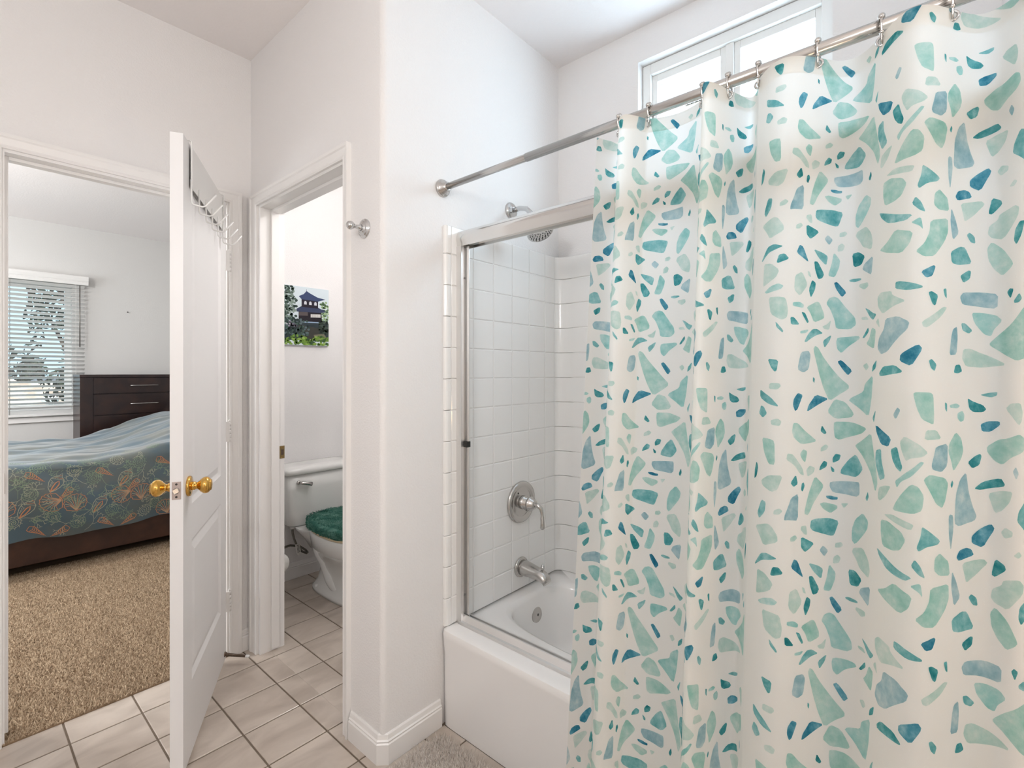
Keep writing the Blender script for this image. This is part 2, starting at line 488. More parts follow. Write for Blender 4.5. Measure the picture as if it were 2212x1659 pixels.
# tufts where the doorway shows the carpet
nx, ny = 205, 420
gx, gy = np.meshgrid(np.linspace(-0.02, 1.15, nx), np.linspace(2.452, 4.45, ny))
P = np.stack([gx.ravel(), gy.ravel()], 1) + rng.normal(0, 0.003, (nx * ny, 2))
P = P[(P[:, 1] < 4.46) & ((P[:, 0] < 0.94) | (P[:, 1] > 3.19))]
P[:, 1] = np.maximum(P[:, 1], 2.449)
tag(pile_mesh('carpet_pile', P, 0.007, 0.014, 0.0044, (srgb(150, 126, 101), srgb(218, 195, 166)), fb, 0.45, 0.003), kind='stuff')

# ---- door casings and jambs
CAS = [(0, 0), (0, 0.010), (0.006, 0.0135), (0.012, 0.0115), (0.034, 0.0145), (0.039, 0.0185), (0.050, 0.0185), (0.050, 0)]
def casing_x(tr, x0, x1, zt, wl=1.0, wr=1.0, y=YD, sgn=-1):
    # opening x0..x1 in a wall facing sgn*y
    t = (0, sgn, 0)
    MB().profile([(w * wl, h) for w, h in CAS], (x0, y, 0), (x0, y, zt), (-1, 0, 0), t, 0, 1.0 / wl).build('side_casing', 'trim_paint', tr)
    MB().profile([(w * wr, h) for w, h in CAS], (x1, y, 0), (x1, y, zt), (1, 0, 0), t, 0, 1.0 / wr).build('side_casing', 'trim_paint', tr)
    MB().profile(CAS, (x0, y, zt), (x1, y, zt), (0, 0, 1), t, -wl, wr).build('head_casing', 'trim_paint', tr)
tr1 = thing('trim_1', (0.49, YD, 0), kind='structure')
casing_x(tr1, 0.128, 0.850, 2.076, 1.0, 1.0)
MB().box((0.115, YD, 0), (0.135, YDI, 2.066)).build('jamb', 'trim_paint', tr1)
MB().box((0.843, YD, 0), (0.862, YDI, 2.066)).build('jamb', 'trim_paint', tr1)
MB().box((0.115, YD, 2.066), (0.862, YDI, 2.085)).build('head_jamb', 'trim_paint', tr1)
MB().box((0.135, 2.492, 0.02), (0.147, 2.528, 2.066), 0.002).build('door_stop_strip', 'trim_paint', tr1)
MB().box((0.831, 2.492, 0.02), (0.843, 2.528, 2.066), 0.002).build('door_stop_strip', 'trim_paint', tr1)
MB().box((0.147, 2.492, 2.054), (0.831, 2.528, 2.066), 0.002).build('door_stop_strip', 'trim_paint', tr1)
sp = MB().box((0.1352, 2.452, 0.875), (0.1368, 2.486, 0.945)).build('strike_plate', 'satin_nickel', tr1)
MB().box((0.1366, 2.462, 0.895), (0.1372, 2.476, 0.925)).build('bolt_hole', 'black_rubber', sp)

tr2 = thing('trim_2', (XW, 1.98, 0), kind='structure')
t = (-1, 0, 0)
Z2 = 2.066
MB().profile([(w * 1.3, h) for w, h in CAS], (XW, 2.362, 0), (XW, 2.362, Z2), (0, 1, 0), t, 0, 0.77).build('side_casing', 'trim_paint', tr2)
MB().profile([(w * 0.75, h) for w, h in CAS], (XW, 1.612, 0), (XW, 1.612, Z2), (0, -1, 0), t, 0, 1.333).build('side_casing', 'trim_paint', tr2)
MB().profile(CAS, (XW, 2.362, Z2), (XW, 1.612, Z2), (0, 0, 1), t, -1.3, 0.75).build('head_casing', 'trim_paint', tr2)
MB().box((XW, 2.345, 0), (XWI, 2.365, 2.055)).build('jamb', 'trim_paint', tr2)
MB().box((XW, 1.605, 0), (XWI, 1.625, 2.055)).build('jamb', 'trim_paint', tr2)
MB().box((XW, 1.605, 2.055), (XWI, 2.365, 2.075)).build('head_jamb', 'trim_paint', tr2)
MB().box((0.992, 2.332, 0.01), (1.028, 2.345, 2.055), 0.002).build('door_stop_strip', 'trim_paint', tr2)
MB().box((0.992, 1.625, 0.01), (1.028, 1.638, 2.055), 0.002).build('door_stop_strip', 'trim_paint', tr2)
MB().box((0.992, 1.638, 2.042), (1.028, 2.332, 2.055), 0.002).build('door_stop_strip', 'trim_paint', tr2)
sp = tag(MB().box((1.030, 2.3435, 0.890), (1.0565, 2.3452, 0.950), 0.0007).build('strike_plate', 'aged_brass', tr2), 'worn brass strike plate')
MB().box((1.040, 2.3430, 0.907), (1.052, 2.3438, 0.933)).build('bolt_hole', 'bronze', sp)
for zz in (0.897, 0.943): MB().lathe([(0.0025, 0), (0.0025, 0.0008)], (1.043, 2.3434, zz), (0, -1, 0), 10).build('screw', 'brass', sp)

# ---- baseboards
BB = [(0, 0), (0, 0.014), (0.066, 0.014), (0.070, 0.0105), (0.076, 0.0125), (0.080, 0.0085), (0.094, 0.006), (0.098, 0.003), (0.098, 0)]
def baseboard(name, p0, p1, out, m0=0, m1=0):
    mb = MB()
    p0 = Vector(p0); p1 = Vector(p1); at = Vector(out); d = (p1 - p0).normalized()
    l0 = [p0 + Vector((0, 0, w)) + at * t + d * (t * m0) for w, t in BB]
    l1 = [p1 + Vector((0, 0, w)) + at * t + d * (t * m1) for w, t in BB]
    mb.loft([l0, l1], True, True, True, False)
    return fix_normals(struct(name, mb, 'trim_paint'))
k = math.tan(R(22.5))
baseboard('baseboard_east', (XW, 1.570, 0), (XW, YS + rb, 0), (-1, 0, 0), 0, k)
s2 = math.sqrt(0.5)
baseboard('baseboard_corner', (XW, YS + rb, 0), (XW + rb, YS, 0), (-s2, -s2, 0), -k, k)
baseboard('baseboard_tub_end', (XW + rb, YS, 0), (1.192, YS, 0), (0, -1, 0), -k, 0)
baseboard('baseboard_north', (0.902, YD, 0), (XW, YD, 0), (0, -1, 0), 0, -1)
baseboard('baseboard_toilet_back', (1.056, YWC, 0), (1.98, YWC, 0), (0, -1, 0), 0, 0)
baseboard('baseboard_bedroom_window', (-2.30, YBED, 0), (2.70, YBED, 0), (0, -1, 0), 0, 0)
baseboard('baseboard_bedroom_left', (-2.30, YBED, 0), (-2.30, 2.56, 0), (1, 0, 0), 0, 0)

# ---- high window over the tub
w2 = thing('window_1', (2.0, 0.614, 1.95), kind='structure')
Y0, Y1, ZB, ZT = 0.264, 0.964, 1.952, 2.624
f = MB()
f.box((1.985, Y0, ZB), (2.045, Y0 + 0.035, ZT), 0.003).box((1.985, Y1 - 0.035, ZB), (2.045, Y1, ZT), 0.003)
f.box((1.985, Y0 + 0.035, ZT - 0.045), (2.045, Y1 - 0.035, ZT), 0.003).box((1.985, Y0 + 0.035, ZB), (2.045, Y1 - 0.035, ZB + 0.04), 0.003)
f.build('frame', 'white_plastic', w2)
MB().box((1.995, 0.592, ZB + 0.04), (2.045, 0.622, ZT - 0.045), 0.003).build('mullion', 'white_plastic', w2)
for a, b in ((Y0 + 0.035, 0.592), (0.622, Y1 - 0.035)):
    s = MB()
    s.box((2.005, a, ZB + 0.04), (2.035, a + 0.022, ZT - 0.045), 0.002).box((2.005, b - 0.022, ZB + 0.04), (2.035, b, ZT - 0.045), 0.002)
    s.box((2.005, a + 0.022, ZT - 0.075), (2.035, b - 0.022, ZT - 0.045), 0.002).box((2.005, a + 0.022, ZB + 0.04), (2.035, b - 0.022, ZB + 0.07), 0.002)
    so = s.build('sash', 'white_plastic', w2)
    MB().box((2.020, a + 0.022, ZB + 0.07), (2.024, b - 0.022, ZT - 0.075)).build('pane', 'obscured_glass', so)
    if a > 0.6:
        stk = MB().box((2.0185, 0.700, 2.405), (2.0196, 0.790, 2.432)).build('rating_sticker', 'paper_tag', so)
        tl_ = MB()
        for q in range(5): tl_.box((2.0178, 0.704 + 0.017 * q, 2.409), (2.0184, 0.716 + 0.017 * q, 2.414)).box((2.0178, 0.704 + 0.017 * q, 2.420), (2.0184, 0.717 + 0.017 * q, 2.428))
        tl_.build('sticker_print', 'black_rubber', so)

# ---- bedroom window
w1 = thing('window_2', ((WX0 + WX1) / 2, 6.66, WZ0), kind='structure')
f = MB()
f.box((WX0, 6.66, WZ0), (WX0 + 0.045, 6.71, WZ1)).box((WX1 - 0.045, 6.66, WZ0), (WX1, 6.71, WZ1))
f.box((WX0 + 0.045, 6.66, WZ1 - 0.045), (WX1 - 0.045, 6.71, WZ1)).box((WX0 + 0.045, 6.66, WZ0), (WX1 - 0.045, 6.71, WZ0 + 0.045))
f.build('frame', 'white_plastic', w1)
MB().box((0.20, 6.665, WZ0 + 0.045), (0.235, 6.705, WZ1 - 0.045)).build('mullion', 'white_plastic', w1)
for a, b in ((WX0 + 0.045, 0.20), (0.235, WX1 - 0.045)):
    MB().box((a, 6.684, WZ0 + 0.045), (b, 6.688, WZ1 - 0.045)).build('pane', 'pane_glass', w1)

# ---------------------------------------------------------------- lamps added to light the rooms, all out of view
def added_pendant_lamp(loc, label, watts, color, drop=0.30, r=0.09):
    t = thing('added_pendant_lamp', loc, label, 'lamp')
    x, y, z = loc
    MB().lathe([(0.0, 0.0), (0.06, 0.0), (0.062, -0.01), (0.05, -0.022), (0.0, -0.022)], loc, (0, 0, 1), 28).build('canopy', 'satin_nickel', t)
    MB().tube([(x, y, z - 0.02), (x, y, z - drop + r)], 0.006, 10).build('stem', 'satin_nickel', t)
    MB().ball((x, y, z - drop), r).build('globe', 'added_lamp_diffuser', t)
    l = add_light('added_lamp_light', 'POINT', loc, (0, 0, 0), watts, color)
    l.data.shadow_soft_size = r + 0.02
    l.parent = t; l.location = (0, 0, -drop - r * 2.4)
added_pendant_lamp((-0.45, 0.40, CEIL), 'unseen globe pendant lamp added to light the bathroom', PENDANT_W, (1.0, 0.985, 0.985), 0.70)
added_pendant_lamp((1.80, 1.78, CEIL), 'unseen globe pendant lamp added to light the toilet room', TOILET_W, (1.0, 0.99, 0.985), 0.22, 0.07)
added_pendant_lamp((-0.9, 4.4, CEIL), 'unseen globe pendant lamp added to light the bedroom', BEDROOM_W, (1.0, 0.97, 0.94))
vl = thing('added_vanity_light', (0.2, -1.45, 2.1), 'added unseen light bar with five glass globes on the south wall', 'lamp')
MB().box((-0.45, -1.45, 2.05), (0.85, -1.425, 2.15), 0.004).build('backplate', 'satin_nickel', vl)
for k in range(5):
    xx = -0.32 + 0.26 * k
    MB().tube([(xx, -1.425, 2.1), (xx, -1.39, 2.1)], 0.018).build('socket', 'satin_nickel', vl)
    MB().ball((xx, -1.335, 2.1), 0.055).build('globe', 'added_lamp_diffuser', vl)
    l = add_light('added_vanity_bulb', 'POINT', (xx, -1.25, 2.1), (0, 0, 0), VANITY_W, (1.0, 0.97, 0.93))
    l.data.shadow_soft_size = 0.06

# cabinet and warm globe lamp added out of view to warm the lower curtain
vc = thing('added_cabinet', (0.62, -0.80, 0), 'low white cabinet added out of view to carry the warm lamp', 'cabinet')
MB().box((0.36, -1.02, 0.08), (0.88, -0.60, 0.74)).build('body', 'trim_paint', vc)
MB().box((0.40, -0.98, 0.0), (0.84, -0.64, 0.08)).build('plinth', 'trim_paint', vc)
MB().box((0.345, -1.03, 0.74), (0.895, -0.585, 0.765), 0.004).build('top', 'porcelain', vc)
for a, b in ((0.365, 0.617), (0.623, 0.875)):
    d_ = MB().box((a, -0.60, 0.09), (b, -0.582, 0.73), 0.003).build('door', 'trim_paint', vc)
    MB().ball(((b - 0.03) if a < 0.5 else (a + 0.03), -0.57, 0.55), 0.012).build('knob', 'chrome', d_)
tlp = thing('added_globe_lamp', (0.64, -0.76, 0.766), 'small globe lamp added on the unseen cabinet to warm the curtain', 'lamp')
MB().lathe([(0.0, 0.0), (0.055, 0.0), (0.055, 0.01), (0.018, 0.018), (0.012, 0.07), (0.022, 0.085), (0.0, 0.085)], (0.64, -0.76, 0.766), (0, 0, 1), 28).build('base', 'brass', tlp)
MB().ball((0.64, -0.76, 0.915), 0.07).build('globe', 'added_lamp_diffuser', tlp)
l = add_light('added_globe_light', 'POINT', (0.64, -0.66, 0.97), (0, 0, 0), TABLE_W, (1.0, 0.66, 0.36))
l.data.shadow_soft_size = 0.07

# ---------------------------------------------------------------- the open door to the bedroom
HP = Vector((0.828, 2.420, 0)); FP = Vector((0.494, 1.806, 0))
DW = (FP - HP).length; ddir = (FP - HP) / DW
DTH, DZ0, DZ1 = 0.036, 0.018, 2.057
ang = math.atan2(ddir.y, ddir.x)
dr = thing('door_1', HP, kind='structure', rotz=ang)
tag(dr, 'white two-panel door standing open beside the bedroom doorway')
PU0, PU1 = 0.112, 0.592
P1, P2 = (0.262, 0.735), (0.856, 1.935)
for a, b in ((0.0, PU0), (PU1, DW)):
    MB().box((a, -DTH, DZ0), (b, 0, DZ1)).build('stile', 'door_paint', dr, True)
for a, b in ((DZ0, P1[0]), (P1[1], P2[0]), (P2[1], DZ1)):
    MB().box((PU0, -DTH, a), (PU1, 0, b)).build('rail', 'door_paint', dr, True)
for z0, z1 in (P1, P2):
    mb = MB()
    for sg in (0, 1):
        lev = [(0.0, 0.0), (0.007, -0.004), (0.016, -0.0085), (0.020, -0.0085), (0.046, -0.002), (0.050, -0.002)]
        loops = []
        for ins, d in lev:
            yv = d if sg == 0 else -DTH - d
            loops.append([(PU0 + ins, yv, z0 + ins), (PU1 - ins, yv, z0 + ins), (PU1 - ins, yv, z1 - ins), (PU0 + ins, yv, z1 - ins)])
        if sg == 0: loops = [l[::-1] for l in loops]
        mb.loft(loops, True, False, True, False)
    fix_normals(mb.build('panel', 'door_paint', dr, True))
KU, KZ = DW - 0.060, 0.925
def knob(sg):
    y0 = 0.0 if sg > 0 else -DTH
    k = MB()
    k.lathe([(0.0, 0.0), (0.0325, 0.0), (0.0335, 0.003), (0.032, 0.008), (0.022, 0.010), (0.014, 0.011)], (KU, y0, KZ), (0, sg, 0), 36)
    rose = tag(k.build('knob_rose', 'brass', dr, True), 'polished brass knob rose')
    for zz in (-0.022, 0.022):
        MB().lathe([(0.003, 0.0085), (0.003, 0.0092)], (KU, y0, KZ + zz), (0, sg, 0), 8).build('screw', 'bronze', rose, True)
    k = MB()
    k.lathe([(0.014, 0.009), (0.0135, 0.020), (0.0115, 0.0205), (0.0115, 0.028), (0.015, 0.030), (0.016, 0.033), (0.021, 0.036), (0.0265, 0.045), (0.0275, 0.051),
             (0.0255, 0.058), (0.020, 0.063), (0.018, 0.0635), (0.0175, 0.0665), (0.010, 0.068), (0.0, 0.0685)], (KU, y0, KZ), (0, sg, 0), 36)
    tag(k.build('knob', 'brass', dr, True), 'polished brass door knob')
knob(1); knob(-1)
lp = MB().box((DW, -DTH / 2 - 0.0125, KZ - 0.028), (DW + 0.0016, -DTH / 2 + 0.0125, KZ + 0.028), 0.0006).build('latch_plate', 'nickel_pink', dr, True)
MB().loft([[(DW + 0.0016, -DTH / 2 + 0.0085 * math.cos(a), KZ + 0.0095 * math.sin(a)) for a in [2 * math.pi * i / 16 for i in range(16)]],
           [(DW + 0.009 + (0.004 if math.cos(a) < 0.2 else -0.002), -DTH / 2 + 0.0085 * math.cos(a), KZ + 0.0095 * math.sin(a)) for a in [2 * math.pi * i / 16 for i in range(16)]]]).build('latch_bolt', 'satin_nickel', lp, True)
for zz in (-0.02, 0.02):
    MB().lathe([(0.0035, 0.0016), (0.0035, 0.0021)], (DW, -DTH / 2, KZ + zz), (1, 0, 0), 10).build('screw', 'dark_screw', lp, True)
for hz in (0.262, 1.03, 1.803):
    hg = MB()
    for i in range(5):
        z0 = hz - 0.046 + i * 0.0184
        hg.lathe([(0.0, 0), (0.0068, 0), (0.0068, 0.0172), (0.0, 0.0172)], (-0.012, 0.012, z0), (0, 0, 1), 14)
    hg.ball((-0.012, 0.012, hz + 0.049), 0.0055, n=10, m=6)
    ho = hg.build('hinge', 'trim_paint', dr, True)
    MB().box((-0.004, -0.002, hz - 0.045), (-0.0005, 0.014, hz + 0.045)).build('hinge_leaf', 'trim_paint', ho, True)

# rack of coat hooks over the top of the door
rk = thing('over_door_hook_rack', (HP.x + ddir.x * 0.36, HP.y + ddir.y * 0.36, 1.90), 'white metal hook rack hanging over the top of the open door', 'hook rack', rotz=ang)
o36 = 0.36
def dl(u, y, z): return (u - o36, y, z - 1.90)
RU0, RU1 = 0.085, 0.628
MB().box(dl(RU0, 0.004, 1.912), dl(RU1, 0.0062, 2.050)).build('back_plate', 'white_wire', rk, True)
for u in (RU0 + 0.02, RU1 + 0.008):
    s = MB()
    s.tube([dl(u, -DTH - 0.004, 1.99), dl(u, -DTH - 0.004, 2.0605), dl(u, -DTH - 0.001, 2.0625), dl(u, 0.005, 2.0625), dl(u, 0.009, 2.0595), dl(u, 0.009, 1.87)], 0.0026, 8)
    s.build('hanging_strap', 'white_wire', rk, True)
for i in range(6):
    u = RU1 + 0.008 - i * 0.104
    pts = [dl(u, 0.008, 1.935), dl(u, 0.009, 1.862)]
    pts += [dl(u, 0.009 + 0.010 * (1 - math.cos(a)), 1.862 - 0.010 * math.sin(a)) for a in (0.5, 1.0, 1.5)]
    pts += [dl(u, 0.040, 1.848), dl(u, 0.050, 1.852), dl(u, 0.080, 1.892)]
    MB().tube(pts, 0.0030, 8).build('hook', 'white_wire', rk, True)

# spring door stop at the foot of the door
st = thing('door_stop_spring', (0.806, 2.386, 0.04), 'small bronze spring door stop with white rubber tip beside the door hinge', 'door stop')
p0 = Vector((0.812, 2.392, 0.045)); p1 = Vector((0.884, 2.315, 0.034))
MB().lathe([(0.011, 0.0), (0.011, 0.004), (0.007, 0.009)], p0, p1 - p0, 14).build('base', 'bronze', st)
ax = (p1 - p0).normalized(); e1 = ax.orthogonal().normalized(); e2 = ax.cross(e1); ln = (p1 - p0).length
MB().tube([p0 + ax * (0.006 + (ln - 0.016) * i / 260) + (e1 * math.cos(i * 0.75) + e2 * math.sin(i * 0.75)) * (0.0062 - 0.0018 * i / 260) for i in range(261)], 0.0013, 5).build('spring', 'bronze', st)
MB().lathe([(0.0, ln - 0.014), (0.0058, ln - 0.013), (0.0062, ln), (0.0045, ln + 0.003), (0, ln + 0.003)], p0, ax, 14).build('tip', 'white_plastic', st)

# ---------------------------------------------------------------- robe hook on the narrow wall
rh = thing('robe_hook', (XW, 1.487, 1.793), 'polished chrome robe hook with stepped round plate on the narrow wall', 'robe hook')
c = (XW, 1.487, 1.793)
MB().lathe([(0.0, 0.0), (0.033, 0.0), (0.0335, 0.003), (0.031, 0.006), (0.027, 0.0065), (0.0265, 0.009), (0.0225, 0.011), (0.018, 0.0115), (0.017, 0.014), (0.012, 0.016)], c, (-1, 0, 0), 40).build('wall_plate', 'chrome', rh)
MB().lathe([(0.012, 0.0145), (0.0095, 0.022), (0.007, 0.031), (0.0062, 0.038), (0.0075, 0.040), (0.0075, 0.042), (0.006, 0.044)], c, (-1, 0, 0), 24).build('post', 'chrome', rh)
MB().ball((XW - 0.055, 1.487, 1.793), 0.0145, n=28, m=18).build('ball', 'chrome', rh)

# ---------------------------------------------------------------- tub, surround, fittings
def sup(cx, cy, a, b, n, N, z):
    out = []
    for i in range(N):
        t = 2 * math.pi * i / N
        c, s = math.cos(t), math.sin(t)
        out.append((cx + a * math.copysign(abs(c) ** (2 / n), c), cy + b * math.copysign(abs(s) ** (2 / n), s), z))
    return out
tb = thing('bathtub', (1.567, 0.62, 0), 'white enamelled bathtub with straight apron in the alcove', 'bathtub')
TX0, TX1, TY0, TY1, TZ = 1.194, 1.940, -0.138, 1.379, 0.356
def rect_loop(x0, x1, y0, y1, z, N=96):
    # same angular order as sup(): project directions on the rectangle
    cx, cy, a, b = (x0 + x1) / 2, (y0 + y1) / 2, (x1 - x0) / 2, (y1 - y0) / 2
    return sup(cx, cy, a, b, 60, N, z)
N = 128
bc = (1.622, 0.628)
loops = [rect_loop(TX0 + 0.010, TX1 - 0.001, TY0, TY1, 0.0, N), rect_loop(TX0 + 0.007, TX1 - 0.001, TY0, TY1, 0.26, N), rect_loop(TX0 + 0.001, TX1, TY0, TY1, 0.325, N),
         rect_loop(TX0, TX1, TY0, TY1, 0.340, N), rect_loop(TX0 + 0.004, TX1 - 0.002, TY0, TY1, 0.3515, N), rect_loop(TX0 + 0.016, TX1 - 0.004, TY0 + 0.004, TY1 - 0.004, TZ, N),
         sup(bc[0], bc[1], 0.262, 0.690, 4.2, N, TZ + 0.001), sup(bc[0], bc[1], 0.250, 0.678, 4.0, N, TZ - 0.004), sup(bc[0], bc[1], 0.243, 0.668, 3.9, N, TZ - 0.02),
         sup(bc[0], bc[1] + 0.01, 0.232, 0.650, 3.7, N, 0.25), sup(bc[0], bc[1] + 0.02, 0.215, 0.615, 3.4, N, 0.13), sup(bc[0], bc[1] + 0.02, 0.185, 0.575, 3.0, N, 0.075), sup(bc[0], bc[1] + 0.02, 0.12, 0.48, 2.6, N, 0.058), sup(bc[0], bc[1] + 0.02, 0.03, 0.10, 2.0, N, 0.055)]
tm = MB().loft(loops, True, False, True, True)
to = tm.build('tub_shell', 'tub_enamel', tb)
try: to.data.set_sharp_from_angle(angle=R(50))
except Exception: pass
op = (1.655, 1.303, 0.262)
ov = MB().lathe([(0.0, 0.0), (0.037, 0.0), (0.0385, 0.004), (0.037, 0.010), (0.030, 0.0125), (0.0, 0.013)], (op[0], 1.300, op[2]), (0, -1, 0.13), 36).build('overflow_plate', 'satin_nickel', tb)
MB().lathe([(0.006, 0.0128), (0.005, 0.0136), (0, 0.0136)], (op[0] + 0.004, 1.300, op[2] - 0.002), (0, -1, 0.13), 14).build('screw', 'dark_screw', ov)
MB().lathe([(0.034, 0.0), (0.036, 0.002), (0.028, 0.004), (0.0, 0.003)], (1.63, 1.10, 0.0575), (0, 0, 1), 28).build('drain', 'chrome', tb)

# moulded tile surround: each tile is its own piece
sr = thing('tub_surround', (1.57, 1.0, TZ), 'glossy white tile surround lining the walls of the tub alcove', 'tub surround')
EY, BX, AX0, TP = 1.3755, 1.9335, 1.208, 0.1165
ZT0, ROWS = 0.342, 12
ZTOP = 1.846
CVX, CVY = 0.040, 0.082       # cove in the inside corner
back = MB()
back.box((1.236, EY - 0.0035, TZ + 0.001), (BX - CVX + 0.002, YS - 0.0005, ZTOP - 0.004)).box((BX - 0.0035, -0.136, TZ + 0.001), (XB - 0.0005, EY - CVY + 0.004, ZTOP - 0.004))
back.build('backing_panel', 'tile_joint', sr)
def zrows():
    e = [TZ + 0.0002] + [ZT0 + TP * k for k in range(1, ROWS + 1)] + [ZTOP]
    return [(a + 0.0007, b - 0.0007) for a, b in zip(e[:-1], e[1:])]
tcache = {}
def wall_tile(a0, a1, z0, z1, wall):
    key = (round(a1 - a0, 4), round(z1 - z0, 4), wall)
    if key not in tcache:
        h = 0.0065; bv = 0.0035; hx = (a1 - a0) / 2; hz = (z1 - z0) / 2
        def P(u, d, z): return (u, -d, z) if wall == 'end' else (-d, u, z)
        lo = [P(-hx, 0, -hz), P(hx, 0, -hz), P(hx, 0, hz), P(-hx, 0, hz)]
        mi = [P(-hx, h * 0.45, -hz), P(hx, h * 0.45, -hz), P(hx, h * 0.45, hz), P(-hx, h * 0.45, hz)]
        m2 = [P(-hx + 0.0012, h * 0.8, -hz + 0.0012), P(hx - 0.0012, h * 0.8, -hz + 0.0012), P(hx - 0.0012, h * 0.8, hz - 0.0012), P(-hx + 0.0012, h * 0.8, hz - 0.0012)]
        t2 = [P(-hx + bv, h, -hz + bv), P(hx - bv, h, -hz + bv), P(hx - bv, h, hz - bv), P(-hx + bv, h, hz - bv)]
        a = MB().loft([lo, mi, m2, t2], True, True, True, False)
        me = bpy.data.meshes.new('tile'); me.from_pydata([tuple(v) for v in a.v], [], a.f); me.materials.append(M['surround_tile'])
        bm = bmesh.new(); bm.from_mesh(me); bmesh.ops.recalc_face_normals(bm, faces=bm.faces); bm.to_mesh(me); bm.free()
        tcache[key] = me
    o = bpy.data.objects.new('tile', tcache[key])
    c = (a0 + a1) / 2
    w = Vector((c, EY, (z0 + z1) / 2)) if wall == 'end' else Vector((BX, c, (z0 + z1) / 2))
    o.location = w - Vector((1.57, 1.0, TZ))
    COL.objects.link(o); o.parent = sr
exs = [1.2365, 1.352, 1.4685, 1.585, 1.7015, 1.818, BX - CVX]
for z0, z1 in zrows():
    for a, b in zip(exs[:-1], exs[1:]):
        wall_tile(a + 0.0007, b - 0.0007, z0, z1, 'end')
    yy = EY - CVY
    while yy > -0.02:
        y2 = max(yy - TP, -0.136)
        wall_tile(y2 + 0.0007, yy - 0.0007, z0, z1, 'back')
        yy = y2
cove = {}
bull = {}
for z0, z1 in zrows():
    hz = round((z1 - z0) / 2, 4)
    if hz not in cove:
        a = MB(); n = 17; loops = []
        for zz, ins in ((-hz, 0.0022), (-hz + 0.002, 0.0), (hz - 0.002, 0.0), (hz, 0.0022)):
            arc = []
            for i in range(n):
                t = math.pi / 2 * i / (n - 1)
                arc.append((BX - CVX + CVX * math.sin(t) - 0.0065 * math.sin(t) * 0 - 1.57 + ins * math.sin(t), EY - 0.0065 + 0.0 - CVY + CVY * math.cos(t) + 0.0 - 1.0 + ins * math.cos(t), zz))
            arc = [(x - 0.0065 * (i / (n - 1)), y, z) for i, (x, y, z) in enumerate(arc)]
            arc = [(arc[0][0] - 0.0012, arc[0][1] + 0.003, zz)] + arc + [(arc[-1][0] + 0.003, arc[-1][1] - 0.0012, zz)]
            loops.append(arc)
        a.loft(loops, False, False, False, False)
        me = bpy.data.meshes.new('tile'); me.from_pydata([tuple(v) for v in a.v], [], a.f); me.materials.append(M['surround_tile'])
        cove[hz] = me
        b = MB()
        pr = [(AX0, YS - 0.0005), (AX0 + 0.001, YS - 0.006), (AX0 + 0.006, YS - 0.0125), (AX0 + 0.0125, EY - 0.0075), (AX0 + 0.0265, EY - 0.0075), (AX0 + 0.0275, EY - 0.006), (AX0 + 0.0275, YS - 0.0005)]
        ll = []
        for zz, ins in ((-hz, 0.0025), (-hz + 0.0025, 0.0), (hz - 0.0025, 0.0), (hz, 0.0025)):
            ll.append([(x - 1.57 + (ins if k == 0 else 0), y - 1.0 + (ins if 1 < k < 6 else 0), zz) for k, (x, y) in enumerate(pr)])
        b.loft(ll, True, True, True, False)
        me = bpy.data.meshes.new('edge_tile'); me.from_pydata([tuple(v) for v in b.v], [], b.f); me.materials.append(M['surround_tile'])
        bm = bmesh.new(); bm.from_mesh(me); bmesh.ops.recalc_face_normals(bm, faces=bm.faces); bm.to_mesh(me); bm.free()
        bull[hz] = me
    for nm, me in (('corner_tile', cove[hz]), ('edge_tile', bull[hz])):
        o = bpy.data.objects.new(nm, me); o.location = (0, 0, (z0 + z1) / 2 - TZ)
        COL.objects.link(o); o.parent = sr

# valve, spout, shower head on the end wall
TY = EY - 0.0066
vv = thing('shower_valve', (1.640, TY, 0.735), 'round satin nickel shower valve with curved lever handle', 'shower valve')
c = (1.640, TY, 0.735)
MB().lathe([(0.0, 0.0), (0.089, 0.0), (0.0905, 0.004), (0.087, 0.011), (0.078, 0.015), (0.068, 0.012), (0.063, 0.008), (0.062, 0.0085), (0.045, 0.010), (0.030, 0.012)], c, (0, -1, 0), 56).build('escutcheon', 'satin_nickel', vv)
MB().lathe([(0.030, 0.010), (0.029, 0.030), (0.0255, 0.031), (0.0255, 0.052), (0.0, 0.052)], c, (0, -1, 0), 32).build('sleeve', 'satin_nickel', vv)
h = MB().lathe([(0.0, 0.052), (0.030, 0.052), (0.0315, 0.056), (0.030, 0.061), (0.0255, 0.064), (0.0245, 0.069), (0.021, 0.072), (0.0195, 0.078), (0.013, 0.082), (0.0, 0.084)], c, (0, -1, 0), 32)
ho = h.build('handle_hub', 'satin_nickel', vv)
MB().tube([(1.640, TY - 0.076, 0.735), (1.644, TY - 0.094, 0.733), (1.648, TY - 0.106, 0.722), (1.650, TY - 0.110, 0.704), (1.651, TY - 0.111, 0.690), (1.651, TY - 0.111, 0.686), (1.651, TY - 0.1115, 0.662), (1.651, TY - 0.112, 0.640), (1.651, TY - 0.112, 0.634)],
          [0.010, 0.010, 0.0085, 0.007, 0.006, 0.0075, 0.0085, 0.0105, 0.005], 14).build('lever', 'satin_nickel', vv)
for a in (0.6, 3.7):
    MB().lathe([(0.004, 0.009), (0.004, 0.0105), (0, 0.0105)], (1.640 + 0.05 * math.sin(a), TY, 0.735 - 0.05 * math.cos(a)), (0, -1, 0), 10).build('screw', 'dark_screw', vv)

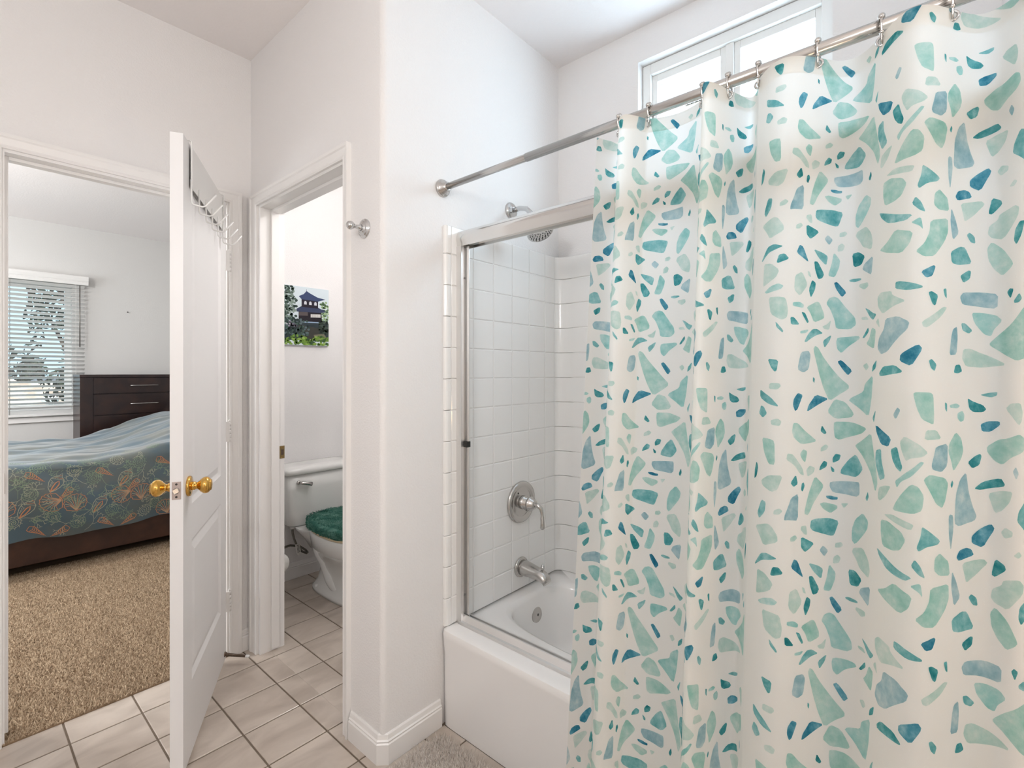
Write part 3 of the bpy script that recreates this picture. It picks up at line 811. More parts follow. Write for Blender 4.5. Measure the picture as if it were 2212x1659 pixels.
spo = thing('tub_spout', (1.640, TY, 0.452), 'satin nickel tub spout with diverter knob on top', 'tub spout')
MB().lathe([(0.0, 0.0), (0.042, 0.0), (0.0435, 0.003), (0.042, 0.008), (0.037, 0.010), (0.034, 0.012)], (1.640, TY, 0.452), (0, -1, 0), 32).build('flange', 'satin_nickel', spo)
sec = []
for d, zc, rx, rz in ((0.008, 0.452, 0.034, 0.033), (0.03, 0.452, 0.033, 0.032), (0.065, 0.450, 0.0305, 0.028), (0.10, 0.447, 0.028, 0.0245), (0.122, 0.441, 0.0265, 0.0235), (0.137, 0.432, 0.0255, 0.022), (0.146, 0.419, 0.024, 0.016)):
    tilt = 0.0 if d < 0.11 else (d - 0.11) * 22
    sec.append([(1.640 + rx * math.cos(t), TY - d - rz * math.sin(t) * math.sin(tilt) * 0.8, zc + rz * math.sin(t) * math.cos(tilt)) for t in [2 * math.pi * i / 24 for i in range(24)]])
fix_normals(MB().loft(sec).build('spout_body', 'satin_nickel', spo))
MB().lathe([(0.004, 0.0), (0.004, 0.010), (0.0075, 0.013), (0.009, 0.018), (0.0075, 0.023), (0.004, 0.024), (0.0055, 0.027), (0.004, 0.031), (0, 0.032)], (1.640, TY - 0.118, 0.462), (0, -0.15, 1), 18).build('diverter_knob', 'chrome', spo)

sh = thing('showerhead', (1.592, YS, 1.992), 'chrome shower head on a curved wall arm', 'shower head')
MB().lathe([(0.0, 0.0), (0.034, 0.0), (0.036, 0.003), (0.033, 0.008), (0.024, 0.012), (0.018, 0.013), (0.014, 0.018)], (1.592, YS, 1.992), (0, -1, 0), 32).build('wall_flange', 'chrome', sh)
MB().tube([(1.592, YS - 0.008, 1.992), (1.592, YS - 0.05, 1.993), (1.592, YS - 0.085, 1.984), (1.592, YS - 0.108, 1.962), (1.592, YS - 0.128, 1.935)], 0.0105, 14).build('arm', 'chrome', sh)
hd = Vector((-0.12, -0.50, -0.86)).normalized()
hc = Vector((1.592, YS - 0.128, 1.935))
MB().ball(tuple(hc), 0.018).build('swivel', 'chrome', sh)
hb = MB().lathe([(0.014, 0.010), (0.018, 0.022), (0.034, 0.040), (0.050, 0.058), (0.056, 0.068), (0.0565, 0.078), (0.053, 0.081), (0.0, 0.082)], hc, hd, 40).build('head_body', 'chrome', sh)
nz = MB(); e1 = hd.orthogonal().normalized(); e2 = hd.cross(e1)
for rr, cnt in ((0.012, 6), (0.024, 12), (0.036, 16), (0.045, 20)):
    for i in range(cnt):
        a = 2 * math.pi * i / cnt
        p = hc + hd * 0.0815 + (e1 * math.cos(a) + e2 * math.sin(a)) * rr
        nz.lathe([(0.0022, 0.0), (0.0018, 0.0018), (0, 0.0018)], p, hd, 6)
tag(nz.build('spray_nozzles', 'black_rubber', hb), kind='stuff')
MB().box(hc + hd * 0.075 + Vector((-0.058, -0.004, -0.02)), hc + hd * 0.075 + Vector((-0.052, 0.004, -0.002)), 0.001).build('spray_tab', 'chrome', sh)

# aluminium frame of the sliding tub door
sd = thing('tub_door_frame', (1.285, 0.62, TZ), 'aluminium sliding door frame fixed on the tub rim', 'door frame')
pr = [(1.2640, 1.772), (1.2640, 1.786), (1.2625, 1.790), (1.2610, 1.798), (1.2610, 1.806), (1.2630, 1.815), (1.2665, 1.8225), (1.2715, 1.8285), (1.2780, 1.8325), (1.300, 1.8325), (1.318, 1.828), (1.320, 1.790), (1.318, 1.772), (1.313, 1.772), (1.312, 1.782), (1.270, 1.782), (1.268, 1.772)]
YE = EY - 0.007
fix_normals(MB().loft([[(x, YE, z) for x, z in pr], [(x, -0.136, z) for x, z in pr]], smooth=True).build('header_rail', 'polished_aluminium', sd)).data.set_sharp_from_angle(angle=R(35))
jb = [(1.262, YE), (1.262, YE - 0.026), (1.274, YE - 0.026), (1.275, YE - 0.016), (1.284, YE - 0.016), (1.285, YE - 0.044), (1.2885, YE - 0.044), (1.289, YE - 0.008), (1.318, YE - 0.008), (1.319, YE)]
jo = fix_normals(MB().loft([[(x, y, TZ + 0.002) for x, y in jb], [(x, y, 1.7725) for x, y in jb]], smooth=False).build('wall_jamb', 'brushed_aluminium', sd))
for zz in (1.655, 0.455):
    MB().lathe([(0.0038, 0), (0.003, 0.0015), (0, 0.0016)], (1.2795, YE - 0.016, zz), (0, -1, 0), 10).build('screw', 'dark_screw', jo)
MB().box((1.275, YE - 0.047, 1.018), (1.2905, YE - 0.014, 1.040), 0.0015).build('bumper', 'black_rubber', jo)
tp = [(1.258, TZ + 0.001), (1.260, TZ + 0.010), (1.268, TZ + 0.012), (1.278, TZ + 0.030), (1.282, TZ + 0.031), (1.283, TZ + 0.014), (1.300, TZ + 0.013), (1.301, TZ + 0.024), (1.306, TZ + 0.024), (1.308, TZ + 0.001)]
fix_normals(MB().loft([[(x, YE - 0.012, z) for x, z in tp], [(x, -0.136, z) for x, z in tp]], smooth=False).build('bottom_track', 'brushed_aluminium', sd))

# ---------------------------------------------------------------- shower rod, curtain, rings
RZ, RX = 1.979, 1.204
rod = thing('shower_curtain_rod', (RX, 0.62, RZ), 'brushed steel tension rod spanning the tub alcove', 'shower rod')
MB().tube([(RX, YS - 0.012, RZ), (RX, 0.62, RZ)], 0.0118, 20).build('inner_tube', 'satin_nickel', rod)
MB().tube([(RX, 0.98, RZ), (RX, -0.128, RZ)], 0.0134, 20).build('outer_tube', 'satin_nickel', rod)
FL = [(0.0, 0.0), (0.032, 0.0), (0.0325, 0.004), (0.030, 0.010), (0.0275, 0.011), (0.0245, 0.018), (0.0175, 0.027), (0.0155, 0.034), (0.012, 0.034)]
MB().lathe(FL, (RX, YS, RZ), (0, -1, 0), 36).build('end_flange', 'satin_nickel', rod)
MB().lathe(FL, (RX, -0.14, RZ), (0, 1, 0), 36).build('end_flange', 'satin_nickel', rod)

HY = [-.125, -.023, .080, .187, .302, .367, .426, .570, .650, .723]
SG = [-1, 1, -1, 1, -1, 1, -1, 1, -1]
CL = .1525
def _tab(dy):
    s = np.linspace(0, 1, 81)
    f = lambda A: np.hypot(np.diff(s * dy), np.diff(A * np.sin(np.pi * s)))
    lo, hi = 0., .12
    for _ in range(40):
        m = (lo + hi) / 2
        if f(m).sum() < CL: lo = m
        else: hi = m
    A = (lo + hi) / 2
    c = np.concatenate([[0], np.cumsum(f(A))]); c *= CL / c[-1]
    return A, s, c
TB = [_tab(HY[i + 1] - HY[i]) for i in range(len(SG))]
def curt(u, z):
    i = min(max(int(u // CL), 0), len(SG) - 1)
    A, s, c = TB[i]
    t = float(np.interp(u - i * CL, c, s))
    y = HY[i] + t * (HY[i + 1] - HY[i])
    x = 1.204 - .09 * (1.98 - z) - SG[i] * A * math.sin(math.pi * t) * (1 - .12 * (1.96 - z))
    return x, y, z
UW = CL * len(SG)
ZC1, ZC0 = 1.9615, 0.070
cu = thing('shower_curtain', (1.10, 0.30, ZC0), 'translucent shower curtain printed with teal sea-glass shards', 'shower curtain')
NU, NZ = 306, 48
cv = []; cf = []
for j in range(NZ + 1):
    z = ZC0 + (ZC1 - ZC0) * j / NZ
    for i in range(NU + 1):
        cv.append(curt(UW * i / NU, z))
for j in range(NZ):
    for i in range(NU):
        a = j * (NU + 1) + i
        cf.append((a, a + NU + 1, a + NU + 2, a + 1))
mb = MB(); mb.raw(cv, cf, True); mb.build('sheet', 'curtain_vinyl', cu)
hv = []; hf = []
for j in range(3):
    z = ZC1 - 0.036 + 0.0365 * j / 2
    for i in range(NU + 1):
        p = curt(UW * i / NU, z); hv.append((p[0] + 0.0016, p[1], p[2]))
for j in range(2):
    for i in range(NU):
        a = j * (NU + 1) + i; hf.append((a, a + NU + 1, a + NU + 2, a + 1))
mb = MB(); mb.raw(hv, hf, True); mb.build('hem', 'curtain_vinyl', cu)

SHARDS = """
P 1092,3805 1055,3805 1049,3793 1061,3779 1094,3781
B 982,3767 960,3758 971,3729 983,3700 993,3694 1002,3718 999,3743
B 899,3760 834,3742 896,3714 940,3691 935,3715
M 1142,3779 1086,3748 1053,3710 1093,3719 1141,3745
L 647,3840 655,3747 671,3676 760,3734 751,3748 699,3774 693,3805
G 809,3741 771,3730 740,3684 750,3669 805,3661 841,3690
M 629,3710 639,3658 649,3676
B 631,3654 538,3613 554,3581 597,3585 624,3624
T 512,3588 501,3548 491,3520 498,3502 515,3513 532,3538 542,3574
M 595,3568 593,3527 570,3468 603,3452 630,3513 627,3559
G 999,3647 980,3647 947,3615 887,3573 962,3562 994,3587 1004,3612
T 865,3637 842,3606 852,3600 872,3613
G 810,3650 750,3651 681,3633 703,3612 749,3595 790,3578 807,3587 812,3627
G 656,3620 641,3556 614,3444 628,3403 654,3467 696,3520 734,3558 730,3566
M 1135,3712 1117,3707 1100,3681 1122,3662 1147,3679
P 1084,3655 1059,3664 1044,3653 1050,3634 1081,3637
G 1123,3581 1090,3581 1068,3573 1065,3479 1088,3479 1112,3527
P 1020,3527 998,3524 955,3469 948,3440 965,3446 992,3482 1024,3502
G 968,3525 954,3544 935,3535 943,3490 958,3504
P 869,3547 846,3561 832,3551 843,3538 870,3531
P 938,3463 922,3479 896,3469 903,3450 932,3435
T 870,3476 853,3496 837,3489 841,3471 876,3456
T 815,3505 803,3523 783,3519 789,3497 813,3486
T 823,3475 807,3462 807,3450 817,3452
M 731,3528 698,3477 718,3449 734,3438 784,3444 782,3463 756,3505
S 824,3412 738,3420 715,3422 713,3376 728,3363 811,3370 826,3394
B 842,3358 818,3358 806,3354 792,3353 793,3343 815,3342 837,3348
T 984,3445 975,3408 993,3396 1006,3412
T 949,3414 944,3400 953,3377 960,3384 958,3409
P 1036,3440 1054,3382 1076,3371 1118,3392 1122,3411 1087,3436
G 896,3437 855,3403 856,3388 903,3329 926,3285 945,3292 932,3347 919,3388
S 972,3371 972,3266 1014,3268 1028,3266 1026,3286 1015,3315 1002,3354
T 671,3398 666,3377 675,3359 684,3369
P 540,3445 566,3405 602,3379 614,3388 607,3427 574,3440
G 460,3775 453,3781 408,3780 397,3771 394,3694 397,3670 436,3688 450,3725
M 140,3781 141,3769 156,3761 188,3770 159,3778
P 70,3747 63,3717 66,3689 77,3671 119,3725 103,3744
T 236,3759 215,3748 178,3735 168,3720 178,3710 211,3710 229,3722
L 325,3736 291,3742 272,3733 285,3724 322,3727
T 347,3746 337,3742 337,3712 346,3723
L 285,3708 260,3716 251,3701 254,3682 270,3677 285,3690
B 135,3681 134,3668 158,3643 182,3644 186,3668 166,3679
G 75,3644 58,3633 54,3605 67,3584 104,3563 129,3535 148,3544 167,3574 168,3592 138,3619 115,3625
S 511,3726 499,3716 514,3687 522,3685 530,3698
P 423,3652 384,3652 363,3622 428,3618
P 484,3628 443,3603 416,3576 432,3562 466,3554 480,3542 494,3575 501,3606
S 387,3596 334,3607 336,3532 363,3510 399,3519 404,3533 394,3569
G 294,3644 267,3622 257,3580 267,3552 307,3509 316,3544 331,3577 328,3603
T 207,3559 188,3567 183,3559 191,3528 217,3517 237,3538
S 89,3536 79,3514 88,3492 99,3517
L 439,3546 428,3542 465,3491 496,3470 512,3445 520,3467 496,3488 459,3523
G 426,3491 410,3503 346,3490 332,3470 346,3414 361,3390 387,3406 408,3443 430,3482
T 180,3472 133,3490 122,3470 127,3462 186,3444 211,3448
P 100,3451 109,3415 131,3382 149,3369 166,3433 133,3448
G 465,3467 446,3461 429,3431 435,3382 459,3368 531,3365 520,3389 496,3426
T 312,3482 307,3471 314,3454 321,3465
S 244,3506 233,3437 217,3390 201,3356 210,3340 280,3325 302,3336 295,3430 274,3481
M 58,3432 34,3420 26,3355 36,3309 66,3340 87,3358 82,3390
P 573,3339 531,3349 483,3340 457,3332 465,3312 531,3326 569,3336
M 435,3330 422,3322 369,3284 379,3271 420,3264 445,3246 450,3259 439,3295
B 158,3333 149,3317 181,3250 221,3266 222,3288 195,3310
P 123,3329 101,3320 103,3304 125,3292 135,3310
S 323,3368 309,3363 307,3320 320,3245 329,3296 330,3360
P 82,3264 72,3254 84,3240 100,3244
G 594,3316 552,3320 495,3300 480,3274 499,3236 530,3225 582,3225 594,3265
B 293,3223 278,3245 245,3252 223,3246 212,3225 281,3210
G 392,3227 371,3243 355,3230 332,3213 325,3167 374,3169 395,3187
M 455,3219 439,3198 425,3160 444,3169 465,3195
P 266,3201 179,3214 167,3200 204,3161 246,3135 254,3162
T 149,3220 125,3204 122,3189 150,3159 159,3165
M 618,3209 561,3189 513,3171 461,3156 482,3140 529,3145 567,3155 604,3184
L 468,3128 444,3142 438,3137 433,3098 444,3113
G 408,3130 332,3141 330,3093 347,3058 394,3003 431,3002 455,3023 428,3051 412,3088
S 314,3182 293,3142 275,3092 306,3064 319,3127
P 81,3173 66,3161 71,3132 120,3062 151,3074 161,3090 157,3119 135,3136 129,3155
M 224,3098 203,3084 200,3058 219,3062 237,3087
T 65,3112 47,3109 59,3064 78,3033 87,3051 82,3087
G 614,3062 567,3082 523,3118 461,3095 471,3053 498,3025 580,3046
M 318,3022 270,3044 244,3042 213,2985 279,2977 312,2983
G 151,3061 120,3027 89,2972 99,2956 124,2934 146,2961 160,2997 163,3039
B 440,2950 396,2972 388,2966 401,2933 424,2927
T 270,2939 230,2960 218,2958 223,2930 253,2914
M 522,2924 504,2925 464,2913 434,2899 435,2892 474,2887 523,2900
T 416,2876 403,2880 377,2866 389,2829 401,2835
T 354,2888 339,2892 337,2855 347,2863
S 271,2864 253,2881 178,2882 136,2872 138,2820 198,2832 259,2837
L 216,2809 180,2809 141,2798 125,2778 147,2749 154,2725 172,2731 207,2775
P 437,2774 389,2804 353,2827 335,2824 364,2792 420,2753 433,2757
M 265,2771 245,2771 213,2746 229,2734 259,2746
S 286,2759 283,2720 289,2661 325,2658 316,2720 307,2749
G 53,2818 39,2814 43,2648 83,2637 116,2656 158,2692 158,2702 132,2732 97,2765
T 111,2874 102,2887 89,2883 100,2850
M 70,2867 60,2846 72,2834 88,2834 89,2843
S 623,2690 613,2730 584,2758 574,2797 511,2800 470,2776 477,2749 526,2707 562,2675 601,2665
P 625,2883 604,2900 542,2895 539,2881 479,2851 530,2839 592,2816 621,2846
B 501,2662 446,2697 434,2680 465,2620 503,2639
T 611,2597 586,2621 523,2625 493,2604 498,2597 607,2583
P 254,2680 222,2682 162,2657 113,2624 176,2615 243,2619 263,2649
M 414,2640 403,2645 384,2626 392,2602 407,2614
T 304,2597 295,2624 272,2626 261,2602 281,2595
M 912,3266 882,3271 825,3271 786,3260 804,3204 819,3202 902,3224 916,3238
G 871,3328 848,3333 794,3321 793,3308 820,3289 853,3307
P 781,3330 755,3333 771,3311
L 697,3311 667,3286 673,3255 731,3182 743,3195 743,3239 730,3279
P 956,3244 934,3247 929,3210 942,3212 959,3231
P 1002,3201 982,3211 973,3199 987,3186 1003,3186
T 957,3205 894,3176 919,3155 938,3144 956,3163
B 986,3119 970,3111 944,3049 953,3053 999,3086
M 922,3103 872,3089 849,3075 857,3036 896,3068
S 868,3148 851,3166 827,3145 844,3122
P 799,3174 778,3180 771,3169 781,3158 800,3157
P 805,3120 790,3131 779,3119 785,3099 807,3095
L 822,3094 796,3061 799,3031 816,2989 848,2994 832,3041
T 918,3052 899,3051 866,3001 876,2983 897,2979 913,3018
P 1003,2992 973,3008 946,2954 981,2907 1006,2934
P 949,3012 938,3008 930,2985 943,2991
T 926,2975 908,2963 911,2936 931,2900 941,2935
P 695,3181 665,3144 656,3109 664,3079 709,3099 725,3127 742,3151 736,3169
T 754,3081 730,3085 699,3061 716,3029 748,3024
S 653,3053 662,2978 689,2993 712,3009 702,3031
M 763,2974 751,2978 718,2975 716,2968 743,2963 761,2968
P 723,2952 682,2953 679,2937 701,2925 726,2941
B 820,2966 806,2970 771,2925 787,2905 810,2939
L 854,2880 840,2902 819,2909 800,2902 766,2852 741,2819 736,2790 757,2772 808,2776 815,2813 834,2856
G 951,2863 901,2887 886,2881 863,2836 864,2817 914,2800 932,2839
L 1010,2882 981,2884 962,2872 965,2859 1010,2867
T 973,2843 956,2839 938,2803 945,2797 961,2820
T 1019,2822 1005,2822 979,2791 1016,2791
P 872,2785 850,2793 830,2812 838,2772 861,2774
M 958,2722 941,2753 919,2774 896,2774 866,2757 901,2749 924,2737 949,2720
L 976,2765 937,2772 949,2757 976,2755
M 827,2752 835,2726 859,2697 868,2726
L 802,2740 726,2744 718,2734 760,2706 786,2676 802,2692 807,2721
M 697,2853 674,2842 653,2828 630,2820 649,2799 667,2811
P 714,2816 687,2818 675,2803 711,2806
P 618,2806 609,2764 633,2789
T 678,2775 674,2757 698,2733 709,2734
G 656,2772 633,2760 638,2718 644,2687 688,2709 672,2729
S 972,2680 937,2686 927,2668 935,2611 960,2597 986,2611
G 915,2692 906,2706 891,2699 864,2661 825,2616 787,2573 760,2547 760,2531 832,2481 863,2540 885,2597
B 801,2642 786,2649 748,2605 763,2586 779,2607
P 704,2625 684,2636 672,2620 687,2604
T 626,2647 631,2615 654,2599 650,2624
M 1074,2808 1044,2768 1047,2759 1070,2783
T 1103,2654 1060,2649 1065,2606 1073,2601 1088,2620
T 914,2580 905,2573 907,2555 914,2564
P 1154,3221 1090,3245 1073,3238 1051,3204 1050,3180 1104,3155 1124,3187
M 1152,3070 1116,3122 1087,3130 1049,3116 1077,3106 1108,3098 1148,3067
T 1074,3051 1066,3082 1044,3084 1027,3061 1067,3047
P 1135,3054 1096,3050 1063,3018 1075,2988 1124,2962 1139,2959 1137,3009
L 1128,2933 1099,2953 1066,2963 1046,2951 1057,2937 1116,2926
M 1119,3333 1097,3327 1102,3286 1130,3254 1143,3274
P 1065,3301 1046,3312 1034,3301 1046,3287 1067,3285
P 1068,2908 1038,2901 1028,2853 1032,2820 1053,2811 1094,2839 1105,2908
T 1156,3480 1144,3460 1153,3422 1171,3405 1168,3449
"""
TINT = {'B': (44, 124, 156), 'T': (50, 142, 150), 'M': (100, 178, 184), 'S': (150, 192, 206), 'L': (152, 212, 210), 'G': (166, 216, 208), 'P': (194, 226, 220)}
def base_shard(pts):
    # soften corners, then inset + triangulate in cloth coordinates (u, z)
    P = [Vector((p[0], p[1], 0)) for p in pts]
    n = len(P); Q = []
    for i in range(n):
        a, b = P[i], P[(i + 1) % n]
        Q += [a.lerp(b, 0.14), a.lerp(b, 0.5), a.lerp(b, 0.86)] if (b - a).length > 0.03 else [a.lerp(b, 0.16), a.lerp(b, 0.84)]
    ar = abs(sum(P[i].x * P[(i + 1) % n].y - P[(i + 1) % n].x * P[i].y for i in range(n))) / 2
    bm = bmesh.new()
    f = bm.faces.new([bm.verts.new(q) for q in Q])
    bmesh.ops.inset_individual(bm, faces=[f], thickness=min(0.0022, 0.10 * math.sqrt(ar)))
    bmesh.ops.triangulate(bm, faces=list(bm.faces))
    for _ in range(4):
        es = [e for e in bm.edges if e.calc_length() > 0.010]
        if not es: break
        bmesh.ops.subdivide_edges(bm, edges=es, cuts=1)
        bmesh.ops.triangulate(bm, faces=[f for f in bm.faces if len(f.verts) > 3])
    bm.verts.index_update()
    vs = [(v.co.x, v.co.y) for v in bm.verts]; bd = [v.is_boundary for v in bm.verts]
    fs = [tuple(v.index for v in f.verts) for f in bm.faces]
    bm.free()
    return vs, fs, bd
PU_, PV_ = 4 * CL, 0.625
sv = []; sf = []; sc = []
for line in SHARDS.strip().split('\n'):
    p = line.split()
    vs, fs, bd = base_shard([tuple(float(c) / 2000 for c in q.split(',')) for q in p[1:]])
    us = [v[0] for v in vs]; zs = [v[1] for v in vs]
    tr, tg, tb_, _ = srgb(*TINT[p[0]])
    for di in (-1, 0, 1, 2):
        for dj in (-2, -1, 0, 1):
            ou, oz = di * PU_, dj * PV_
            if max(us) + ou < 0.004 or min(us) + ou > UW - 0.004 or max(zs) + oz < ZC0 + 0.01 or min(zs) + oz > ZC1 - 0.004: continue
            k = random.uniform(0.85, 1.15); n0 = len(sv)
            for (u, z), b in zip(vs, bd):
                q = curt(min(max(u + ou, 0.001), UW - 0.001), min(max(z + oz, ZC0 + 0.002), ZC1 - 0.0005))
                sv.append((q[0] - 0.0016, q[1], q[2]))
                e = 0.56 * k * (1.5 if b else 1.0)
                sc.append((tr ** e, tg ** e, tb_ ** e, 1))
            sf += [tuple(i + n0 for i in f) for f in fs]
mb = MB(); mb.raw(sv, sf, True)
tag(mb.build('shard_print', 'shard_ink', cu, colors=sc), 'teal, mint and deep blue watercolour shards printed on the sheet')

rp0 = None
for i, hy in enumerate(HY[:-1]):
    u = min(max(i * CL, 0.012), UW - 0.012)
    gx, gy, gz = curt(u, 1.948)
    gm = tag(MB().torus((gx - 0.001, gy, gz), (1, 0, 0.05), 0.0080, 0.0026, 20, 6).build('grommet', 'chrome', cu), 'chrome grommet')
for i, hy in enumerate(HY[:-1]):
    u = min(max(i * CL, 0.012), UW - 0.012)
    gx, gy, gz = curt(u, 1.948)
    yy = gy
    if i == 7: yy = gy - 0.006
    r = thing('curtain_ring', (RX, yy, RZ), 'nickel roller ring holding the curtain on the rod', 'curtain ring', 'roller rings along the shower rod')
    path = [(gx + 0.006, yy, gz - 0.004), (gx - 0.004, yy, gz - 0.005), (gx - 0.0075, yy, gz + 0.002), (gx - 0.0065, yy, gz + 0.014)]
    path += [(RX - 0.0180 * math.cos(a), yy, RZ + 0.0180 * math.sin(a)) for a in (-0.35, 0.2, 0.8, 1.4, 2.0, 2.6, 3.2)]
    path += [(RX + 0.016, yy, RZ - 0.012), (RX + 0.012, yy, gz + 0.004), (RX + 0.006, yy, gz - 0.002)]
    MB().tube(path, 0.0022, 8).build('wire', 'satin_nickel', r)
    for a in (0.75, 1.35, 1.95, 2.5):
        p = (RX - 0.0182 * math.cos(a), yy, RZ + 0.0182 * math.sin(a))
        MB().ball(p, 0.0060, n=12, m=8).build('roller', 'satin_nickel', r)
    MB().ball((gx - 0.0066, yy, gz + 0.015), 0.0046, n=10, m=8).build('end_ball', 'satin_nickel', r)

# ---------------------------------------------------------------- bath mat
rg = thing('bath_mat', (0.95, 1.0, 0), 'shaggy grey-beige bath mat on the tiles beside the tub', 'bath mat')
def in_mat(x, y):
    return (x > 0.70) & (x < 1.148) & (y > 0.62) & (y < 1.325) & (np.hypot(np.maximum(x - 1.108, 0), np.maximum(y - 1.285, 0)) < 0.04)
MB().loft([[(x, y, z) for x, y in ((0.71, 0.63), (1.14, 0.63), (1.14, 1.29), (1.115, 1.317), (0.71, 1.317))] for z in (0.001, 0.008)], smooth=False).build('backing', 'rug_base', rg)
gx, gy = np.meshgrid(np.arange(0.705, 1.147, 0.0045), np.arange(0.80, 1.324, 0.0045))
Pm = np.stack([gx.ravel(), gy.ravel()], 1) + rng.normal(0, 0.0018, (gx.size, 2))
Pm = Pm[in_mat(Pm[:, 0], Pm[:, 1])]
Pm = np.repeat(Pm, 2, 0) + rng.normal(0, 0.0015, (len(Pm) * 2, 2))
po = pile_mesh('pile', Pm - np.array([[0.95, 1.0]]), 0.017, 0.030, 0.0042, (srgb(214, 200, 188), srgb(250, 241, 231)), rg, 0.42, 0.006)
tag(po, kind='stuff')

# ---------------------------------------------------------------- toilet
TXC = 1.535
tl = thing('toilet', (TXC, 2.65, 0), 'white two-piece toilet against the back wall of the toilet room', 'toilet')
def rr(cx, cy, a, b, z, n=5.0, N=48): return sup(cx, cy, a, b, n, N, z)
tk = [rr(TXC, 2.963, 0.190, 0.072, 0.372, 4), rr(TXC, 2.962, 0.203, 0.083, 0.385, 5), rr(TXC, 2.960, 0.214, 0.090, 0.45, 6), rr(TXC, 2.957, 0.228, 0.098, 0.60, 7), rr(TXC, 2.955, 0.233, 0.101, 0.690, 7)]
MB().loft(tk).build('tank', 'porcelain', tl)
ld = [rr(TXC, 2.950, 0.236, 0.104, 0.690, 7), rr(TXC, 2.950, 0.246, 0.112, 0.697, 7), rr(TXC, 2.950, 0.248, 0.113, 0.716, 7), rr(TXC, 2.951, 0.243, 0.108, 0.728, 6), rr(TXC, 2.953, 0.225, 0.094, 0.735, 5), rr(TXC, 2.955, 0.15, 0.06, 0.738, 4)]
MB().loft(ld).build('tank_lid', 'porcelain', tl)
fl_ = MB().lathe([(0.0, 0.0), (0.011, 0.0), (0.012, 0.006), (0.009, 0.012), (0.006, 0.014)], (TXC - 0.165, 2.859, 0.645), (0, -1, 0), 16)
fl_.tube([(TXC - 0.165, 2.843, 0.645), (TXC - 0.150, 2.838, 0.641), (TXC - 0.12, 2.835, 0.634), (TXC - 0.095, 2.834, 0.628)], [0.006, 0.010, 0.010, 0.013], 12)
fl_.build('flush_lever', 'satin_nickel', tl)
# bowl and pedestal
bw = []
for z, cy, a, b, n in ((0.0, 2.655, 0.108, 0.235, 3.2), (0.018, 2.655, 0.108, 0.235, 3.2), (0.028, 2.655, 0.100, 0.226, 3.0), (0.06, 2.66, 0.082, 0.205, 2.6), (0.12, 2.66, 0.076, 0.190, 2.4), (0.19, 2.64, 0.092, 0.205, 2.3), (0.245, 2.60, 0.128, 0.235, 2.3),
                       (0.285, 2.565, 0.155, 0.262, 2.3), (0.295, 2.56, 0.170, 0.276, 2.3), (0.300, 2.56, 0.178, 0.284, 2.3), (0.36, 2.555, 0.187, 0.296, 2.3), (0.384, 2.555, 0.188, 0.297, 2.3), (0.390, 2.555, 0.182, 0.290, 2.3)):
    bw.append(sup(TXC, cy, a, b, n, 48, z))
MB().loft(bw).build('bowl', 'porcelain', tl)
MB().loft([sup(TXC, 2.855, a, b, 3, 32, z) for z, a, b in ((0.235, 0.085, 0.06), (0.30, 0.12, 0.085), (0.355, 0.165, 0.10), (0.372, 0.17, 0.10))]).build('tank_shelf', 'porcelain', tl)
tw = MB()
cp = [(TXC - 0.050, 2.83, 0.33), (TXC - 0.062, 2.80, 0.29), (TXC - 0.066, 2.765, 0.235), (TXC - 0.060, 2.725, 0.185), (TXC - 0.056, 2.70, 0.135), (TXC - 0.060, 2.66, 0.09), (TXC - 0.058, 2.61, 0.055), (TXC - 0.050, 2.56, 0.03)]
cr = [0.045, 0.048, 0.046, 0.042, 0.040, 0.038, 0.032, 0.022]
sp_ = []; sr_ = []
for i in range(len(cp) - 1):
    p0_, p1_, p2_, p3_ = [Vector(cp[min(max(i + d, 0), len(cp) - 1)]) for d in (-1, 0, 1, 2)]
    for s in range(5):
        t = s / 5
        sp_.append(0.5 * ((2 * p1_) + (p2_ - p0_) * t + (2 * p0_ - 5 * p1_ + 4 * p2_ - p3_) * t * t + (-p0_ + 3 * p1_ - 3 * p2_ + p3_) * t ** 3))
        sr_.append(cr[i] * (1 - t) + cr[i + 1] * t)
tw.tube(sp_, sr_, 24)
tw.build('trapway', 'porcelain', tl)
MB().lathe([(0.0135, 0.0), (0.0135, 0.010), (0.012, 0.017), (0.006, 0.020), (0.0, 0.0205)], (1.449, 2.785, 0.020), (-0.15, 0, 1), 18).build('bolt_cap', 'white_plastic', tl)
MB().loft([sup(TXC, 2.545, a, b, 2.3, 48, z) for z, a, b in ((0.391, 0.186, 0.288), (0.394, 0.190, 0.292), (0.405, 0.190, 0.292), (0.408, 0.186, 0.288))]).build('seat', 'seat_cream', tl)
for sx in (-0.075, 0.075):
    MB().box((TXC + sx - 0.012, 2.815, 0.372), (TXC + sx + 0.012, 2.85, 0.415), 0.003).build('seat_hinge', 'white_plastic', tl)
